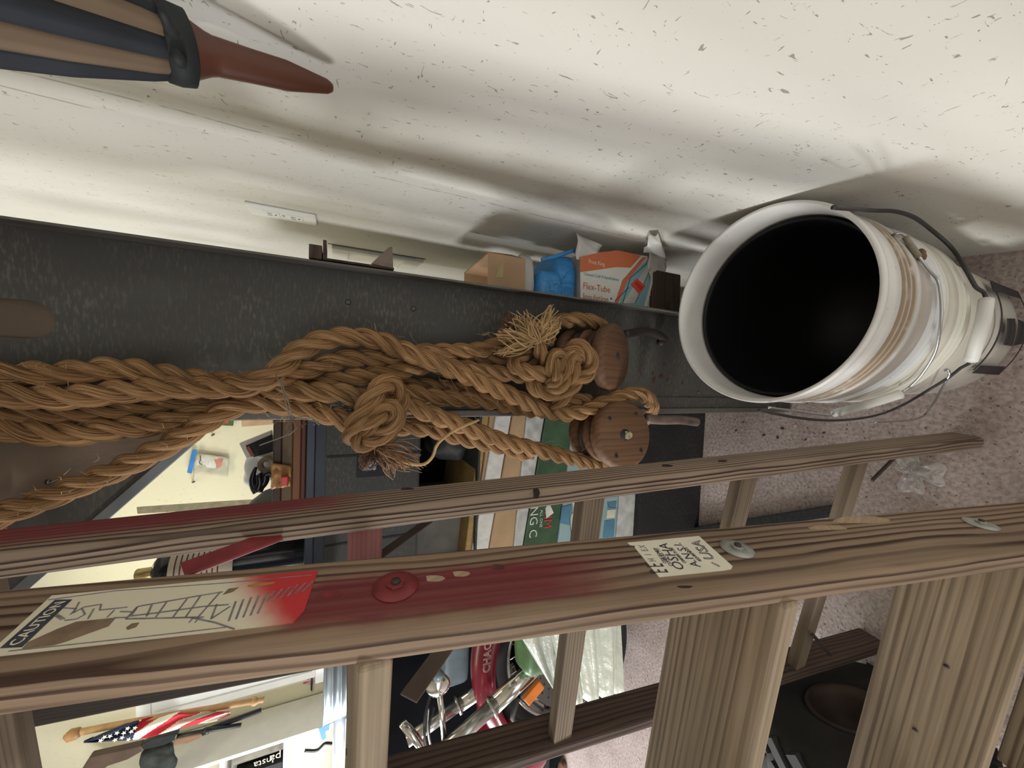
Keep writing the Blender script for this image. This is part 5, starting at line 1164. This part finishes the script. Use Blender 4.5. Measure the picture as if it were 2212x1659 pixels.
# fork legs (upper part slimmer), mirror, cables, bar
def mp_(px, py, d): return aty(px, py, ym+d)
def legs(d, lo, hi, k):
    A, B = mp_(*lo, d), mp_(*hi, d); Mid = A+(B-A)*.55
    tube('fork_slider', [A, Mid], .026*k, chrome, mc_, 20); tube('fork_collar', [Mid-(B-A)*.01, Mid+(B-A)*.015], .031*k, chd, mc_, 20); tube('fork_tube', [Mid, B], .021*k, chd, mc_, 20)
legs(-.12, (1175, 1424), (960, 1620), 1.0); legs(.10, (1110, 1440), (880, 1600), .95)
tube('axle', [wfr @ V((0, 0, -.13)), wfr @ V((0, 0, .13))], .012, chd, mc_, 12)
tube('axle_clamp', [mp_(1209, 1392, -.12), mp_(1175, 1424, -.12)], .024, chrome, mc_, 14)
mr = mp_(946, 1480, -.1)
lathe('mirror', [(0, .022), (.018, .018), (.032, .008), (.036, 0), (.030, -.012), (.012, -.022), (0, -.024)], chrome, mc_, frame(mr, (1, 0, .3), (0, .2, 1)), 28)
tube('mirror_stem', [mp_(949, 1492, -.1), mp_(953, 1530, -.1), mp_(960, 1600, -.1)], .009, chrome, mc_, 10); tube('mirror_cap', [mp_(942, 1465, -.1), mp_(950, 1450, -.1)], .016, M('mirror_blue_grey', (.18, .25, .30), .3), mc_, 12)
for px, py, px2, py2 in ((925, 1530, 935, 1630), (930, 1500, 918, 1600), (922, 1540, 924, 1625), (938, 1525, 928, 1610)):
    tube('cable', spline([mp_(px, py, -.05), mp_((px+px2)/2-6, (py+py2)/2, -.06), mp_(px2, py2, -.05)]), .0045, chd if px % 2 else rub, mc_, 6)
tube('handlebar', [mp_(870, 1560, 0), mp_(900, 1598, -.02), mp_(930, 1640, -.03)], .014, chrome, mc_, 12)
sg = mp_(1152, 1495, -.16)
box('signal_lens', (-.017, -.008, -.034), (.017, .008, .034), M('amber_lens', (.62, .17, .02), .25), mc_, .003, frame(sg, (.80, 0, .6), (0, 1, 0)))
box('signal_body', (-.020, -.012, -.035), (.020, .010, .037), rub, mc_, .004, frame(mp_(1143, 1484, -.12), (.80, 0, .6), (0, 1, 0)))
tube('engine_pipe', [mp_(1190, 1500, -.05), mp_(1130, 1498, -.05), mp_(1165, 1530, -.02)], .02, chrome, mc_, 12)
tube('brake_hose', spline([mp_(1120, 1505, -.13), mp_(1112, 1530, -.13), mp_(1108, 1552, -.12), mp_(1125, 1560, -.1)]), .008, rub, mc_, 8)
tk = softbox('fuel_tank', mp_(1110, 1590, -.02)-V((.20, .05, .0)), mp_(1075, 1540, -.02)+V((.10, .25, .0)), redm, mc_, 10, .004, 4, True, 3, 3)
softbox('lower_fairing', mp_(1190, 1600, .0)-V((.1, .05, 0)), mp_(1092, 1528, .0)+V((.0, .2, 0)), redm, mc_, 8, .003, 4, True, 2, 3)
softbox('engine_block', mp_(1190, 1640, .05)-V((.2, 0, .02)), mp_(1125, 1515, .05)+V((.0, .25, 0)), rub, mc_, 8, .02, 9, True, 2, 4)
# dark cover and grey bin behind the motorcycle
cv = softbox('black_tarp_pile', (axl.x-.95, ym+.30, 0), (axl.x+.35, ym+.55, 1.0), M('black_cover', (.003, .0035, .005), .9, 0, .4, 8, 0, 80, .05), None, 12, .04, 4, True, 3, 5); tag(cv, 'black tarp covered pile behind the motorcycle', 'tarp')
gbn = softbox('grey_bin', mp_(1010, 1450, .12)-V((.03, .02, 0)), mp_(955, 1370, .12)+V((.03, .06, .0)), M('blue_grey_plastic', (.10, .14, .165), .45), None, 6, .002, 8, True, 2, 8); tag(gbn, 'blue-grey plastic bin above the motorcycle fender', 'bin')
# ================================================================== WHEEL ON THE FLOOR, SMALL FLOOR THINGS
wc = atz(1852, 1592, .182)
tw_ = thing('knobby_wheel', (wc.x, wc.y, 0), 'small black knobby tyre with rusty rim standing under the ladder', 'wheel')
nrm_ = (CP-wc).normalized(); nrm_ = V((.97, .22, .10)).normalized(); xw = ZZ.cross(nrm_).normalized(); tfr = frame(wc, xw, nrm_.cross(xw)) @ Matrix.Scale(1.04, 4)
tz = 1
tyr = M('dusty_tyre', (.018, .017, .016), .8, 0, .4, 14); rrim = M('rusty_rim', (.055, .037, .03), .6, .2, .3, 20)
prof = [(.061, -.045), (.09, -.056), (.15, -.056), (.166, -.042), (.170, 0), (.166, .042), (.15, .056), (.09, .056), (.061, .045)]
lathe('tyre', prof, tyr, tw_, tfr, 48, True, True)
lathe('rim', [(.0, -.02), (.025, -.018), (.040, -.012), (.048, .010), (.056, .036), (.061, .050), (.066, .053), (.069, .047), (.064, .03), (.058, -.03), (.066, -.05), (.045, -.03), (0, -.03)], rrim, tw_, tfr, 40)
kv, kf = boxvf(-.010, .010, -.022, .022, -.004, .007); kmesh = None
for k in range(26):
    for j in (-1, 1):
        a = (k+.5*(j > 0))*2*math.pi/26; m_ = tfr @ Matrix.Rotation(a, 4, 'Z') @ Matrix.Translation((.168, 0, j*.024)) @ Matrix.Rotation(math.pi/2, 4, 'Y') @ Matrix.Rotation(math.pi/2+.5*j, 4, 'Z')
        if kmesh is None: ko = mobj('tread_knob', kv, kf, M('knob_rubber', (.035, .035, .035), .75), tw_, m_, bevel=.0015); kmesh = ko.data
        else:
            o = bpy.data.objects.new('tread_knob', kmesh); o.matrix_basis = m_; setup(o, tw_)
fb_ = board('steel_bar', atz(1812, 1088, .0), atz(1372, 1160, .0), (1, 0, 0), -.026, -.022, blk, None, .001); tag(fb_, 'black flat steel bar lying on the concrete floor under the ladder rungs', 'bar')
# crumpled clear film by the ladder foot
sc = thing('plastic_scrap', atz(1985, 1020, 0), 'crumpled clear plastic film scrap on the floor by the ladder foot', 'plastic')
cs_ = atz(1978, 1018, 0); vs, fs = [(0, 0, .02)], []; nr, nt_ = 9, 40
for i in range(1, nr+1):
    for k in range(nt_):
        a = 2*math.pi*k/nt_; rr0 = (.034+.012*math.sin(3*a+1)+.007*math.sin(7*a))*i/nr
        x, y = rr0*1.25*math.cos(a), rr0*math.sin(a)
        z = .002+.022*abs(noise.noise(V((x*60, y*60, 3))))*(1-(i/nr)**3)+.006*abs(noise.noise(V((x*170, y*170, 1))))
        vs.append((x, y, z))
for k in range(nt_): fs.append((0, 1+k, 1+(k+1) % nt_))
for i in range(nr-1):
    for k in range(nt_): k2 = (k+1) % nt_; fs.append((1+i*nt_+k, 1+(i+1)*nt_+k, 1+(i+1)*nt_+k2, 1+i*nt_+k2))
sf = mobj('film', vs, fs, plast('scrap_film', (.78, .76, .74), .30), sc, Matrix.Translation(cs_) @ Matrix.Rotation(.5, 4, 'Z')); sd = sf.modifiers.new('t', 'SOLIDIFY'); sd.thickness = .0004
chipm = [M('red_chip', (.5, .03, .03), .5), M('pale_chip', (.6, .55, .5), .7), M('dark_chip', (.06, .04, .035), .9)]
chips = [(1605, 913, 0, .004), (1718, 920, 1, .005), (1687, 897, 1, .004), (1690, 925, 2, .007), (1650, 940, 2, .006), (1780, 935, 2, .005), (1605, 962, 1, .005), (1740, 950, 2, .004), (1590, 930, 2, .005), (1680, 945, 2, .006), (1380, 1640, 1, .008), (1400, 1645, 2, .006)]
for px, py, k, r_ in chips:
    p = atz(px, py, 0); pts = [(r_*math.cos(t)*random.uniform(.6, 1), r_*.6*math.sin(t)*random.uniform(.6, 1)) for t in [i*math.pi/3 for i in range(6)]]
    o = prism('paint_chip', pts, .0015, chipm[k], None, Matrix.Translation(p) @ Matrix.Rotation(random.random()*6, 4, 'Z'))
    tag(o, ['bright red chip on the concrete floor beside the bucket', 'pale flake of debris on the concrete floor', 'dark crumb of debris on the concrete floor'][k], 'debris', 'debris on the floor')
# dark thing at the bottom edge of the frame
dko = softbox('dark_bag', atz(1215, 1700, 0)-V((.15, .02, 0)), atz(1215, 1655, 0)+V((.02, .12, .12)), M('dark_navy_cloth', (.012, .014, .022), .8), None, 8, .015, 12, True, 2, 4); tag(dko, 'dark navy bag on the bright floor beside the motorcycle', 'bag')
rg = softbox('brown_rag', atz(1222, 1664, 0)-V((.02, .02, 0)), atz(1222, 1664, 0)+V((.05, .03, .03)), M('brown_rag_cloth', (.16, .08, .05), .9), None, 6, .008, 25, True, 3, 3); tag(rg, 'small reddish brown rag beside the dark navy bag', 'rag')
